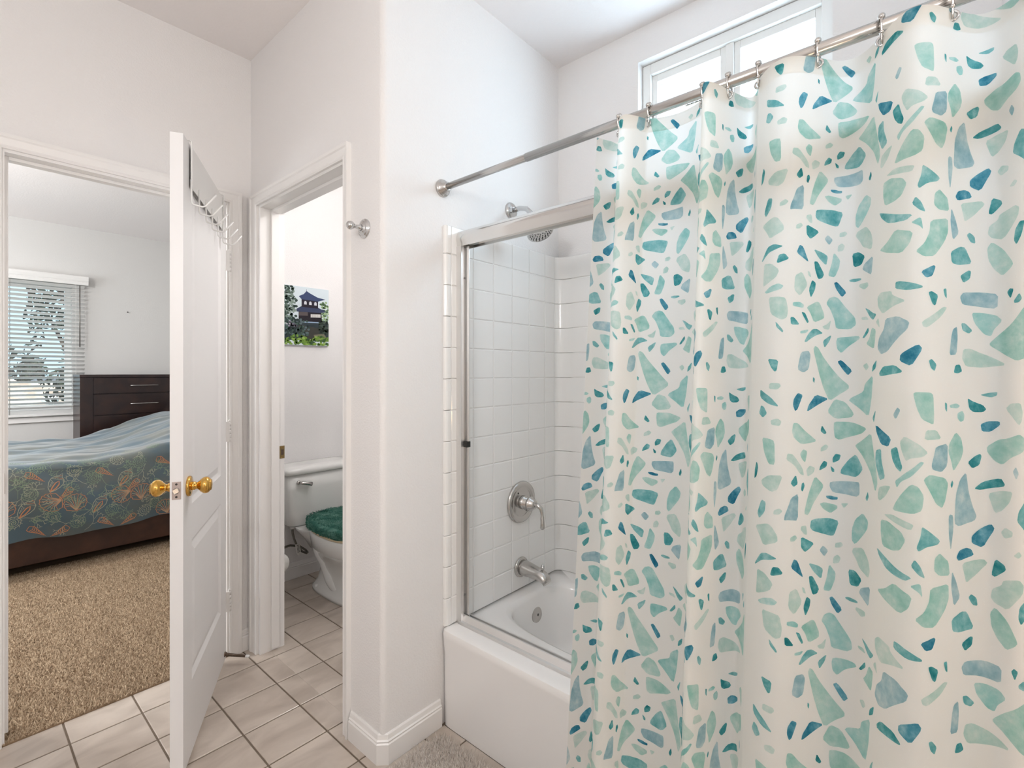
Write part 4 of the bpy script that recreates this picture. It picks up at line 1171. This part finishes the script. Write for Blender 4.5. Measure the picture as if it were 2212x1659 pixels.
# fuzzy cover on the lid
lv = [sup(TXC, 2.548, a, b, 2.3, 64, z) for z, a, b in ((0.410, 0.180, 0.280), (0.408, 0.196, 0.298), (0.416, 0.205, 0.307), (0.432, 0.206, 0.308), (0.448, 0.198, 0.300), (0.458, 0.180, 0.28), (0.462, 0.13, 0.21), (0.460, 0.05, 0.09))]
rnd = random.Random(3)
lv = [[(x + rnd.uniform(-.003, .003), y + rnd.uniform(-.003, .003), z + rnd.uniform(-.002, .004)) for x, y, z in l] for l in lv]
cvo = tag(MB().loft(lv).build('lid_cover', 'terry_green', tl), 'fuzzy dark green cover over the lid')
gn = 9000
th = rng.uniform(0, 2 * np.pi, gn); rr_ = np.sqrt(rng.uniform(0, 1, gn))
fx = []; vsx = []; fsx = []; csx = []
for i in range(gn):
    a = th[i]; q = rr_[i]
    if q > 0.90:
        zz = rng.uniform(0.412, 0.455); px_, py_ = math.cos(a), math.sin(a)
        s = 2 / 2.3
        bx_ = TXC + 0.205 * math.copysign(abs(px_) ** s, px_); by_ = 2.548 + 0.307 * math.copysign(abs(py_) ** s, py_); d = Vector((px_, py_, 0.3))
    else:
        s = 2 / 2.3
        bx_ = TXC + 0.2 * q * math.copysign(abs(math.cos(a)) ** s, math.cos(a)); by_ = 2.548 + 0.30 * q * math.copysign(abs(math.sin(a)) ** s, math.sin(a)); zz = 0.456; d = Vector((0, 0, 1))
    d = (d + Vector((rnd.uniform(-.6, .6), rnd.uniform(-.6, .6), rnd.uniform(-.4, .6)))).normalized()
    b = Vector((bx_, by_, zz)); e = d.orthogonal().normalized() * 0.0022; g = d.cross(e).normalized() * 0.0022
    n0 = len(vsx); vsx += [b + e, b - e * 0.5 + g, b - e * 0.5 - g, b + d * rnd.uniform(0.007, 0.013)]
    fsx += [(n0, n0 + 1, n0 + 3), (n0 + 1, n0 + 2, n0 + 3), (n0 + 2, n0, n0 + 3)]
    t_ = rnd.random() * (0.5 + 0.5 * math.sin(bx_ * 40 + by_ * 23))
    c1 = srgb(52, 98, 86); c2 = srgb(112, 156, 142)
    csx += [tuple(c1[k] * (1 - t_) + c2[k] * t_ for k in range(3)) + (1,)] * 4
mb = MB(); mb.raw(vsx, fsx, False)
tag(mb.build('terry_loops', 'pile', cvo, colors=csx), kind='stuff')
# water supply hose with its paper tag
hs = tag(MB().tube([(1.375, 2.945, 0.355), (1.376, 2.945, 0.325), (1.382, 2.94, 0.29), (1.395, 2.93, 0.245), (1.425, 2.925, 0.205), (1.455, 2.93, 0.185), (1.470, 2.945, 0.182), (1.465, 2.965, 0.195), (1.435, 2.98, 0.222), (1.38, 2.985, 0.240), (1.32, 2.985, 0.235), (1.27, 2.99, 0.222), (1.24, 3.01, 0.21), (1.235, YWC, 0.205)], 0.0065, 12).build('supply_hose', 'braided_hose', tl), 'braided grey water supply hose')
MB().lathe([(0.013, 0.0), (0.015, 0.004), (0.015, 0.018), (0.010, 0.020)], (1.375, 2.945, 0.352), (0, 0, 1), 12).build('coupling_nut', 'white_plastic', hs)
MB().lathe([(0.0, 0.0), (0.024, 0.0), (0.024, 0.005), (0.010, 0.008)], (1.235, YWC, 0.205), (0, -1, 0), 18).build('wall_escutcheon', 'chrome', hs)
tgp = MB().loft([[(1.378, 2.917, 0.262), (1.404, 2.912, 0.258), (1.410, 2.911, 0.215), (1.398, 2.910, 0.190), (1.386, 2.913, 0.205)], [(1.378, 2.918, 0.262), (1.404, 2.913, 0.258), (1.410, 2.912, 0.215), (1.398, 2.911, 0.190), (1.386, 2.914, 0.205)]], smooth=False).build('paper_tag', 'paper_tag', hs)
ti = MB()
for k in range(6):
    z = 0.252 - k * 0.008
    ti.box((1.385 + k * 0.001, 2.9105, z), (1.401 + k * 0.0008, 2.9112, z + 0.003))
ti.build('tag_print', 'tag_ink', hs)
# paper roll by the door
tpr = thing('toilet_paper_roll', (1.118, 2.60, 0.31), 'white toilet paper roll hung on the wall beside the toilet-room doorway', 'toilet paper')
MB().lathe([(0.02, -0.05), (0.056, -0.05), (0.056, 0.05), (0.02, 0.05), (0.02, -0.05)], (1.118, 2.60, 0.31), (0, 1, 0), 28).build('roll', 'paper_roll', tpr)
MB().tube([(1.056, 2.672, 0.31), (1.112, 2.672, 0.31), (1.118, 2.665, 0.31), (1.118, 2.545, 0.31)], 0.006, 10).build('holder_arm', 'chrome', tpr)

# ---------------------------------------------------------------- canvas picture over the toilet
pc = thing('canvas_picture', (1.52, YWC, 1.47), 'small frameless canvas print of a two-storey garden pavilion above the toilet', 'picture')
PX0, PX1, PZ0, PZ1, PY = 1.345, 1.664, 1.470, 1.842, 3.046
MB().box((PX0, PY, PZ0), (PX1, YWC - 0.0005, PZ1), 0.0015).build('canvas', 'canvas_white', pc)
pv = []; pf = []; pcx = []
def poly(pts, col, d):
    n0 = len(pv)
    cx_ = sum(p[0] for p in pts) / len(pts); cz_ = sum(p[1] for p in pts) / len(pts)
    c = srgb(*col)
    for x, z in pts:
        pv.append((min(max(x, PX0 + 0.001), PX1 - 0.001), PY - 0.0004 - d * 0.00002, min(max(z, PZ0 + 0.001), PZ1 - 0.001))); pcx.append(c)
    pv.append((min(max(cx_, PX0 + 0.001), PX1 - 0.001), PY - 0.0004 - d * 0.00002, min(max(cz_, PZ0 + 0.001), PZ1 - 0.001))); pcx.append(c)
    for i in range(len(pts)): pf.append((n0 + i, n0 + (i + 1) % len(pts), n0 + len(pts)))
def blob(x, z, r, col, d, rn=rnd):
    n = 7; o = rn.uniform(0, 6)
    poly([(x + r * rn.uniform(.6, 1.2) * math.cos(o + 6.283 * k / n), z + r * rn.uniform(.5, 1.0) * math.sin(o + 6.283 * k / n)) for k in range(n)], col, d)
poly([(PX0, 1.50), (PX1, 1.50), (PX1, 1.62), (PX0, 1.62)], (52, 62, 66), 1)
poly([(1.44, 1.505), (1.60, 1.505), (1.63, 1.58), (1.46, 1.60)], (66, 66, 62), 2)
poly([(1.57, 1.505), (1.66, 1.51), (1.63, 1.55), (1.56, 1.54)], (120, 116, 98), 3)
for k in range(60): blob(rnd.uniform(1.61, 1.664), rnd.uniform(1.62, 1.755), 0.010, rnd.choice([(84, 108, 76), (150, 176, 132), (60, 84, 66), (176, 196, 160)]), 3 + k % 5)
poly([(1.461, 1.683), (1.612, 1.69), (1.618, 1.625), (1.461, 1.618)], (40, 36, 42), 10)
poly([(1.463, 1.68), (1.521, 1.685), (1.521, 1.660), (1.463, 1.657)], (92, 84, 84), 12)
poly([(1.54, 1.672), (1.607, 1.676), (1.607, 1.655), (1.54, 1.651)], (212, 210, 206), 12)
for k in range(1, 6): poly([(1.54 + k * 0.0112, 1.672), (1.5412 + k * 0.0112, 1.672), (1.5412 + k * 0.0112, 1.652), (1.54 + k * 0.0112, 1.652)], (120, 116, 116), 14)
poly([(1.446, 1.697), (1.477, 1.717), (1.59, 1.718), (1.652, 1.695), (1.608, 1.686), (1.45, 1.681)], (62, 70, 96), 16)
poly([(1.480, 1.768), (1.590, 1.762), (1.590, 1.712), (1.480, 1.714)], (46, 42, 52), 18)
for wx in (1.505, 1.538, 1.572):
    poly([(wx - 0.0085, 1.731), (wx + 0.0085, 1.731), (wx + 0.0085, 1.745), (wx + 0.004, 1.753), (wx - 0.004, 1.753), (wx - 0.0085, 1.745)], (218, 220, 226), 20)
poly([(1.462, 1.780), (1.494, 1.796), (1.511, 1.816), (1.516, 1.816), (1.536, 1.805), (1.586, 1.784), (1.640, 1.776), (1.59, 1.758), (1.480, 1.762)], (66, 78, 112), 22)
poly([(1.5125, 1.815), (1.5145, 1.815), (1.5145, 1.828), (1.5125, 1.828)], (66, 78, 112), 22)
poly([(1.46, 1.621), (1.604, 1.625), (1.604, 1.618), (1.46, 1.613)], (150, 172, 196), 24)
for k in range(230):
    x = PX0 + abs(rnd.gauss(0, 0.055)); z = rnd.uniform(1.60, 1.835)
    if x > 1.475 - (z - 1.65) * 0.25: continue
    blob(x, z, 0.011, rnd.choice([(88, 106, 96), (62, 80, 72), (124, 142, 132), (148, 164, 156), (44, 60, 56)]), 26 + k % 9)
for k in range(130): blob(rnd.uniform(PX0, 1.53), rnd.uniform(1.535, 1.635), 0.010, rnd.choice([(40, 52, 52), (56, 72, 68), (92, 108, 112), (70, 92, 84)]), 36 + k % 7)
for k in range(26): blob(rnd.uniform(1.385, 1.45), rnd.uniform(1.585, 1.615), 0.007, rnd.choice([(150, 140, 160), (186, 178, 190), (108, 110, 124)]), 44)
for k in range(60): blob(rnd.uniform(1.60, 1.664), rnd.uniform(1.55, 1.63), 0.010, rnd.choice([(36, 44, 44), (54, 64, 58), (70, 84, 76)]), 40 + k % 4)
for k in range(170):
    x = rnd.uniform(PX0, PX1); z = rnd.uniform(1.475, 1.525 + 0.012 * math.sin(x * 40))
    blob(x, z, 0.011, rnd.choice([(112, 146, 62), (84, 116, 54), (140, 172, 84), (62, 90, 58)]), 46 + k % 9)
mb = MB(); mb.raw(pv, pf, False)
fix_normals(mb.build('photo_print', 'printed_photo', pc, colors=pcx))

# ---------------------------------------------------------------- bedroom: bed, comforter, dresser, blind
BY0, BY1, BXA, BXB = 4.31, 5.88, -0.55, 1.55
bd = thing('bed', (0.5, 5.1, 0), 'dark brown wooden platform bed under the seashell comforter', 'bed')
MB().box((BXA, BY0 + 0.04, 0.075), (BXB, BY0 + 0.085, 0.33), 0.004).build('side_rail', 'bed_wood', bd)
MB().box((BXA, BY1 - 0.085, 0.075), (BXB, BY1 - 0.04, 0.33), 0.004).build('side_rail', 'bed_wood', bd)
MB().box((BXA - 0.04, BY0 + 0.04, 0.075), (BXA, BY1 - 0.04, 0.36), 0.004).build('footboard', 'bed_wood', bd)
MB().box((BXB, BY0 + 0.02, 0.01), (BXB + 0.06, BY1 - 0.02, 1.0), 0.004).build('headboard', 'bed_wood', bd)
MB().box((BXA + 0.001, BY0 + 0.09, 0.20), (BXB - 0.001, BY1 - 0.09, 0.26)).build('platform', 'bed_wood', bd)
for lx in (BXA + 0.05, BXB - 0.12):
    for ly in (BY0 + 0.12, BY1 - 0.18):
        MB().box((lx, ly, 0.004), (lx + 0.07, ly + 0.06, 0.20), 0.003).build('leg', 'bed_wood', bd)
mt = tag(MB().box((BXA + 0.02, BY0 + 0.09, 0.261), (BXB - 0.03, BY1 - 0.09, 0.660), 0.05).build('mattress', 'mattress_cloth', None), 'thick white mattress hidden under the seashell comforter', 'mattress')
cf_ = thing('comforter', (0.5, 5.1, 0.66), 'teal-grey comforter printed with orange seashell outlines on the bed', 'comforter')
def top_z(x, y):
    w = 0.012 * math.sin(x * 9 + y * 17) + 0.008 * math.sin(x * 23 - y * 11 + 1) + 0.010 * math.sin(y * 31 + 0.7 * math.sin(x * 5)) + 0.006 * math.sin(y * 57 + x * 6)
    s = min(max((x - 0.72) / 0.75, 0), 1); s = s * s * (3 - 2 * s)
    return 0.715 + 0.55 * w + 0.19 * s * (0.6 + 0.4 * min(1, (y - BY0) / 0.5))
def comf(x, p):
    """p: distance up from the hem on the near side, over the top, to the far edge"""
    hem = 0.238 + 0.010 * math.sin(x * 7.0) + 0.006 * math.sin(x * 19 + 1)
    side_h = 0.665 - hem
    yn = BY0 - 0.012
    zt = top_z(x, BY0 + 0.08)
    if p < side_h:
        q = p / side_h
        bul = 0.018 * math.sin(math.pi * q) + 0.006 * math.sin(x * 11 + q * 5) + 0.004 * math.sin(x * 29) * (1 - q)
        return (x, yn - bul, hem + p)
    ra = 0.06; arc = math.pi / 2 * ra
    if p < side_h + arc:
        a = (p - side_h) / ra
        return (x, yn + ra - ra * math.cos(a), 0.665 + (zt - 0.665) * math.sin(a))
    y = yn + ra + (p - side_h - arc)
    if y < BY1 - 0.02: return (x, y, top_z(x, max(y, BY0 + 0.08)))
    return (x, BY1 - 0.02, top_z(x, BY1 - 0.02) - (y - BY1 + 0.02))
NX, NP, PL = 120, 130, 2.35
cvv = [comf(BXA - 0.02 + (BXB - BXA + 0.0) * i / NX, PL * (j / NP) ** 1.25) for j in range(NP + 1) for i in range(NX + 1)]
cff = [(j * (NX + 1) + i, j * (NX + 1) + i + 1, (j + 1) * (NX + 1) + i + 1, (j + 1) * (NX + 1) + i) for j in range(NP) for i in range(NX)]
mb = MB(); mb.raw(cvv, cff, True); co = mb.build('quilted_cloth', 'comforter_cloth', cf_)
lines = {'line_orange': MB(), 'line_green': MB(), 'line_cream': MB()}
def ribbon(col, pts, w=0.0026):
    vs = []
    for i, (x, p) in enumerate(pts):
        a = Vector(pts[max(i - 1, 0)]); b = Vector(pts[min(i + 1, len(pts) - 1)]); d = (b - a)
        if d.length < 1e-6: d = Vector((1, 0))
        d.normalize(); n = Vector((-d.y, d.x)) * w / 2
        for s in (-1, 1):
            q = comf(min(max(x + n.x * s, BXA), BXB), max(p + n.y * s, 0.002))
            vs.append((q[0], q[1] - 0.003, q[2] + 0.002))
    lines[col].raw(vs, [(2 * i, 2 * i + 1, 2 * i + 3, 2 * i + 2) for i in range(len(pts) - 1)], False)
def rot(pts, cx_, cz_, a, s): return [(cx_ + s * (x * math.cos(a) - y * math.sin(a)), cz_ - 0.24 + s * (x * math.sin(a) + y * math.cos(a))) for x, y in pts]
def scallop(x, z, s, a):
    out = [(0.03, -0.5)] + [((0.5 + 0.02 * (-1) ** k) * math.sin(t), -0.05 + (0.5 + 0.02 * (-1) ** k) * math.cos(t)) for k, t in enumerate([2.2 - 4.4 * i / 22 for i in range(23)])] + [(-0.03, -0.5), (0.03, -0.5)]
    ribbon('line_orange', rot(out, x, z, a, s), 0.0036)
    for k in range(-5, 6):
        t = k * 0.36
        ribbon('line_orange' if k % 2 else 'line_cream', rot([(0.03 * k / 5, -0.46), (0.25 * math.sin(t), -0.10 + 0.16 * math.cos(t)), (0.46 * math.sin(t), -0.05 + 0.44 * math.cos(t))], x, z, a, s), 0.003)
def whelk(x, z, s, a):
    out = [(0.0, -0.62), (-0.22, -0.4), (-0.33, -0.1), (-0.34, 0.15), (-0.22, 0.36), (-0.10, 0.46), (-0.02, 0.66), (0.06, 0.45), (0.22, 0.34), (0.30, 0.1), (0.26, -0.15), (0.14, -0.42), (0.0, -0.62)]
    ribbon('line_cream', rot(out, x, z, a, s), 0.0036)
    ribbon('line_orange', rot([(0.0, -0.6), (0.12, -0.3), (0.14, 0.0), (0.04, 0.18), (-0.04, 0.0), (-0.05, -0.3), (0.0, -0.6)], x, z, a, s), 0.006)
    for k in range(4): ribbon('line_orange' if k % 2 else 'line_cream', rot([(-0.3 + 0.07 * k, 0.16 + 0.10 * k), (-0.05, 0.24 + 0.09 * k), (0.22 - 0.06 * k, 0.32 + 0.06 * k)], x, z, a, s))
    for k in range(4): ribbon('line_cream', rot([(-0.30 + 0.05 * k, 0.05 - 0.1 * k), (-0.2, 0.0 - 0.1 * k), (-0.16, -0.06 - 0.1 * k), (-0.12, 0.02 - 0.1 * k)], x, z, a, s))
def auger(x, z, s, a):
    ribbon('line_orange', rot([(-0.2, 0.5), (-0.24, 0.3), (-0.12, -0.1), (0.0, -0.7), (0.12, -0.1), (0.22, 0.3), (0.1, 0.55), (-0.2, 0.5)], x, z, a, s), 0.0034)
    for k in range(7):
        w = 0.2 - 0.026 * k; ribbon('line_orange', rot([(-w, 0.32 - 0.13 * k), (0, 0.24 - 0.13 * k), (w, 0.34 - 0.13 * k)], x, z, a, s), 0.004)
def swirl(x, z, s, a, col='line_green'):
    ribbon(col, rot([(0.03 * t * math.cos(t * 1.6), 0.03 * t * math.sin(t * 1.6)) for t in [i * 0.5 for i in range(30)]], x, z, a, s), 0.0028)
    for k in range(12):
        t = k * 0.52; ribbon(col, rot([(0.44 * math.cos(t), 0.44 * math.sin(t)), (0.36 * math.cos(t + .1), 0.36 * math.sin(t + .1)), (0.28 * math.cos(t + .25), 0.28 * math.sin(t + .25))], x, z, a, s), 0.0022)
def branch(x, z, s, a, col='line_green'):
    def br(px_, py_, t, l, d):
        e = (px_ + l * math.sin(t), py_ + l * math.cos(t))
        ribbon(col, rot([(px_, py_), ((px_ + e[0]) / 2 + rnd.uniform(-.04, .04), (py_ + e[1]) / 2), e], x, z, a, s), 0.0022)
        if d: br(*e, t - rnd.uniform(.3, .7), l * .7, d - 1); br(*e, t + rnd.uniform(.3, .7), l * .7, d - 1)
    br(0, -0.5, 0, 0.35, 4)
for k, (x, z) in enumerate([(0.441, 0.465), (0.56, 0.457), (0.799, 0.458), (0.912, 0.454), (0.225, 0.455), (1.06, 0.30), (0.10, 0.42), (-0.1, 0.47)]): scallop(x, z, 0.115, (1.9, 0.1, 1.9, 0.0, 0.2, 0.3, 1.7, 0.1)[k])
for k, (x, z) in enumerate([(0.469, 0.588), (0.825, 0.577), (0.686, 0.416), (0.334, 0.436), (1.06, 0.44), (0.07, 0.57)]): whelk(x, z, 0.105, (-0.5, -0.55, -0.6, -0.6, -0.6, -0.5)[k])
for k, (x, z) in enumerate([(0.366, 0.628), (0.71, 0.623), (0.376, 0.285), (0.491, 0.275), (0.717, 0.285), (0.845, 0.275), (1.05, 0.634), (0.514, 0.519), (0.865, 0.512), (0.13, 0.63)]): auger(x, z, 0.085, (1.0, 1.0, 0.9, -1.0, 0.9, -1.0, 1.1, -0.8, -0.8, 1.0)[k])
for k, (x, z) in enumerate([(0.56, 0.665), (0.906, 0.664), (0.572, 0.323), (0.933, 0.308), (0.452, 0.373), (0.387, 0.691), (0.78, 0.706), (0.345, 0.521), (0.655, 0.588), (0.273, 0.362), (0.754, 0.362), (1.003, 0.344), (0.2, 0.69), (0.05, 0.34), (0.62, 0.76), (0.86, 0.80), (1.0, 0.76), (0.3, 0.80), (0.45, 0.84)]): swirl(x, z, 0.10, k * 1.3, 'line_cream' if k % 3 == 0 else 'line_green')
for k, (x, z) in enumerate([(0.293, 0.575), (0.566, 0.603), (0.631, 0.67), (0.912, 0.579), (0.729, 0.52), (0.371, 0.369), (1.017, 0.589), (0.248, 0.654), (0.607, 0.401), (0.5, 0.32), (0.82, 0.34), (0.15, 0.5), (0.98, 0.45), (0.66, 0.30), (0.44, 0.72), (0.75, 0.78)]): branch(x, z, 0.14, k * 0.9, 'line_cream' if k % 2 else 'line_green')
for k in range(70):
    branch(rnd.uniform(0.0, 1.1), rnd.uniform(0.30, 0.72), rnd.uniform(0.05, 0.11), rnd.uniform(0, 6.28), rnd.choice(['line_green', 'line_green', 'line_cream']))
for c_, lb in (('line_orange', 'orange seashell outlines'), ('line_green', 'pale green coral and spiral outlines'), ('line_cream', 'cream shell outlines')):
    tag(lines[c_].build('shell_print', c_, co), lb, kind='stuff')

ds = thing('dresser', (1.34, 6.34, 0), 'tall espresso brown dresser with slim silver handles beside the window', 'dresser')
DX0, DX1, DY0, DY1, DZT = 0.836, 1.835, 6.13, 6.505, 1.274
cb = MB()
cb.box((DX0, DY0 + 0.005, 0.006), (DX0 + 0.095, DY1, DZT - 0.028)).box((DX1 - 0.095, DY0 + 0.005, 0.006), (DX1, DY1, DZT - 0.028)).box((DX0 + 0.095, DY0 + 0.03, 0.10), (DX1 - 0.095, DY1, DZT - 0.028)).box((DX0 + 0.095, DY0 + 0.02, 0.006), (DX1 - 0.095, DY0 + 0.05, 0.10))
cb.build('carcass', 'espresso_wood', ds)
MB().box((DX0 - 0.004, DY0 - 0.008, DZT - 0.026), (DX1 + 0.004, DY1, DZT), 0.002).build('top', 'espresso_wood', ds)
ze = [0.105, 0.31, 0.495, 0.685, 0.879, 1.086, 1.245]
for a, b in zip(ze[:-1], ze[1:]):
    d = MB().box((DX0 + 0.098, DY0, a + 0.004), (DX1 - 0.098, DY0 + 0.029, b - 0.004), 0.002).build('drawer', 'espresso_wood', ds)
    zc = (a + b) / 2
    MB().tube([(1.221, DY0 - 0.001, zc), (1.221, DY0 - 0.018, zc), (1.26, DY0 - 0.024, zc), (1.335, DY0 - 0.027, zc), (1.41, DY0 - 0.024, zc), (1.45, DY0 - 0.018, zc), (1.45, DY0 - 0.001, zc)], 0.0052, 8).build('handle', 'satin_nickel', d)

bl = thing('window_blind', (0.24, 6.56, 0.84), 'white horizontal slat blind half open over the bedroom window', 'blind')
BLX0, BLX1 = -0.46, 0.930
vp_ = [(6.530, 2.178), (6.526, 2.195), (6.524, 2.205), (6.530, 2.213), (6.524, 2.222), (6.520, 2.245), (6.524, 2.262), (6.530, 2.268), (6.598, 2.268), (6.598, 2.178)]
fix_normals(MB().loft([[(BLX0 - 0.03, y, z) for y, z in vp_], [(BLX1 + 0.026, y, z) for y, z in vp_]], smooth=False).build('valance', 'blind_vinyl', bl))
PITCH = 0.0415
nsl = int((2.165 - 0.905) / PITCH)
sm = MB()
w_ = 0.025; tilt = R(-24)
pr_ = []
for s in (-1, -0.5, 0, 0.5, 1): pr_.append((s * w_, 0.0016 * (1 - s * s)))
up = [(y * math.cos(tilt) - (z + 0.0012) * math.sin(tilt), y * math.sin(tilt) + (z + 0.0012) * math.cos(tilt)) for y, z in pr_]
dn = [(y * math.cos(tilt) - (z - 0.0012) * math.sin(tilt), y * math.sin(tilt) + (z - 0.0012) * math.cos(tilt)) for y, z in reversed(pr_)]
loop = up + dn
sm.loft([[(BLX0 - 0.24, y, z) for y, z in loop], [(BLX1 - 0.24, y, z) for y, z in loop]], smooth=False)
sl = None
for i in range(nsl):
    z = 2.158 - i * PITCH
    if sl is None:
        sl = fix_normals(sm.build('slat', 'blind_vinyl', bl, True)); o = sl
    else:
        o = bpy.data.objects.new('slat', sl.data); COL.objects.link(o); o.parent = bl
    o.location = (0, 0.002, z - 0.84)
MB().box((BLX0, 6.540, 0.872), (BLX1, 6.588, 0.894), 0.004).build('bottom_rail', 'blind_vinyl', bl)
for x in (0.395, -0.25, 0.86):
    for yy in (6.534, 6.590):
        MB().box((x - 0.0012, yy, 0.895), (x + 0.0012, yy + 0.001, 2.18)).build('ladder_cord', 'braided_hose' if x < 0.8 else 'blind_vinyl', bl)
MB().tube([(0.888, 6.522, 2.17), (0.888, 6.520, 1.55)], 0.0045, 8).build('tilt_wand', 'braided_hose', bl)
tag(MB().box((-0.47, 6.575, 0.812), (0.94, 6.599, 0.862), 0.004).build('trim_3', 'trim_paint'), kind='structure')
nl = MB().tube([(1.286, YBED, 1.942), (1.286, YBED - 0.02, 1.944)], 0.003, 8)
nl.ball((1.286, YBED - 0.021, 1.944), 0.006, 0.003, 0.006, 10, 6)
tag(nl.build('wall_nail', 'dark_screw'), 'small dark nail in the bare bedroom wall above the dresser', 'nail')

# ---------------------------------------------------------------- street seen through the blind
tag(MB().box((-60, 7.4, -3.6), (90, 130, -3.4)).build('ground', 'asphalt'), 'grassy grey ground below the bedroom window', 'ground', kind='structure')
def leaves(name, c, rx, ry, rz, n, size, m, parent, seed):
    g = np.random.default_rng(seed)
    p = g.normal(0, 1, (n, 3)); p /= np.linalg.norm(p, axis=1)[:, None]; p *= (g.uniform(0.25, 1, (n, 1)) ** 0.5)
    cl = np.sin(p[:, 0] * 7 + seed) + np.sin(p[:, 1] * 6) + np.sin(p[:, 2] * 8 + 1)
    p = p[cl > -0.35]
    vs = []; fs = []
    for q in p:
        b = Vector((c[0] + q[0] * rx, c[1] + q[1] * ry, c[2] + q[2] * rz))
        d = Vector(g.normal(0, 1, 3)).normalized(); e = d.orthogonal().normalized()
        s = size * g.uniform(0.6, 1.3); n0 = len(vs)
        f2 = d.cross(e)
        vs += [b - d * s, b + e * s * 0.4 + f2 * s * 0.12, b + d * s, b - e * s * 0.4 + f2 * s * 0.12]
        fs += [(n0, n0 + 1, n0 + 2), (n0, n0 + 2, n0 + 3)]
    mb = MB(); mb.raw(vs, fs, False)
    return tag(mb.build(name, m, parent), kind='stuff')
def tree(label, x, y, zb, zc, r, rz, n, size, m, seed, group=None):
    t = thing('tree', (x, y, zb), label, 'tree', group)
    rn = random.Random(seed)
    tr_ = MB().tube([(x, y, zb), (x + 0.08, y, zb + (zc - zb) * 0.5), (x - 0.05, y, zc)], [0.16, 0.11, 0.05], 10).build('trunk', 'bark', t)
    for k in range(6):
        a = rn.uniform(0, 6.28); e = (x + r * 0.7 * math.cos(a), y + r * 0.7 * math.sin(a), zc + rn.uniform(-0.4, 0.7) * rz)
        MB().tube([(x, y, zc - rz * rn.uniform(0.2, 0.8)), e], [0.05, 0.012], 6).build('branch', 'bark', tr_)
    leaves('crown', (x, y, zc), r, r, rz, n, size, m, t, seed)
tree('tall dark leafy tree just outside the bedroom window', 1.42, 10.0, -3.4, 2.2, 0.68, 1.75, 3200, 0.08, 'foliage_dark', 2)
tree('broad dark tree crown behind the leafy tree outside', 2.15, 14.0, -3.4, 4.3, 1.35, 1.3, 2600, 0.10, 'foliage_dark', 9)
def house(label, x, y, w, d, h, roof, mroof, mwall, seed):
    t = thing('house', (x, y, -3.4), label, 'house')
    MB().box((x - w / 2, y, -3.4), (x + w / 2, y + d, h)).build('walls', mwall, t)
    o_ = 0.5
    A = [(x - w / 2 - o_, y - o_, h), (x + w / 2 + o_, y - o_, h), (x + w / 2 + o_, y + d + o_, h), (x - w / 2 - o_, y + d + o_, h)]
    B = [(x - w / 4, y + d / 2, h + roof), (x + w / 4, y + d / 2, h + roof)]
    ro = MB(); ro.raw(A + B, [(0, 1, 5, 4), (1, 2, 5), (2, 3, 4, 5), (3, 0, 4), (3, 2, 1, 0)], False)
    ro.build('roof', mroof, t)
    for k in range(3):
        wx = x - w / 2 + w * (k + 0.5) / 3
        wo = MB().box((wx - 0.7, y - 0.05, h - 1.9), (wx + 0.7, y, h - 0.6)).build('window', 'white_plastic', t)
        MB().box((wx - 0.6, y - 0.06, h - 1.8), (wx + 0.6, y - 0.051, h - 0.7)).build('pane', 'dark_glass', wo)
house('cream house with pale clay tile roof across the street', 1.2, 24.0, 7.0, 6.0, -0.6, 1.5, 'roof_clay', 'stucco', 1)
house('distant cream house with grey roof behind the clay roof', 6.5, 44.0, 9.0, 7.0, -0.8, 1.7, 'roof_grey', 'stucco', 2)
house('distant white house with clay roof beyond the shrubs', 1.0, 58.0, 10.0, 7.0, -1.0, 1.9, 'roof_clay', 'stucco', 3)
for k, (x, y, zc, r, s) in enumerate([(2.9, 19.0, -1.0, 1.1, 11), (7.4, 28.0, -0.6, 1.5, 12), (6.0, 36.0, 0.2, 2.2, 13), (10.5, 60.0, 0.4, 3.4, 14), (3.2, 75.0, 0.8, 4.5, 15)]):
    t = thing('shrub', (x, y, -3.4), ('bright green shrub below the street lamp', 'round green shrub beside the clay-roofed house', 'larger green bush before the grey-roofed house', 'dark bush far behind the grey-roofed house', 'dark tree line at the end of the street')[k], 'shrub')
    MB().tube([(x, y, -3.4), (x, y, zc)], [0.12, 0.05], 8).build('stem', 'bark', t)
    leaves('foliage', (x, y, zc), r, r, r * 0.75, 900, 0.13 * r, 'foliage_light' if k < 2 else 'foliage_dark', t, s)
lm = thing('street_lamp', (2.05, 20.0, -3.4), 'white globe street lamp between the shrubs outside', 'street lamp')
MB().tube([(2.05, 20.0, -3.4), (2.05, 20.0, 0.32)], [0.06, 0.04], 10).build('post', 'white_plastic', lm)
MB().lathe([(0.05, 0.32), (0.16, 0.36), (0.20, 0.45), (0.17, 0.55), (0.0, 0.60)], (2.05, 20.0, 0), (0, 0, 1), 18).build('globe', 'white_plastic', lm)
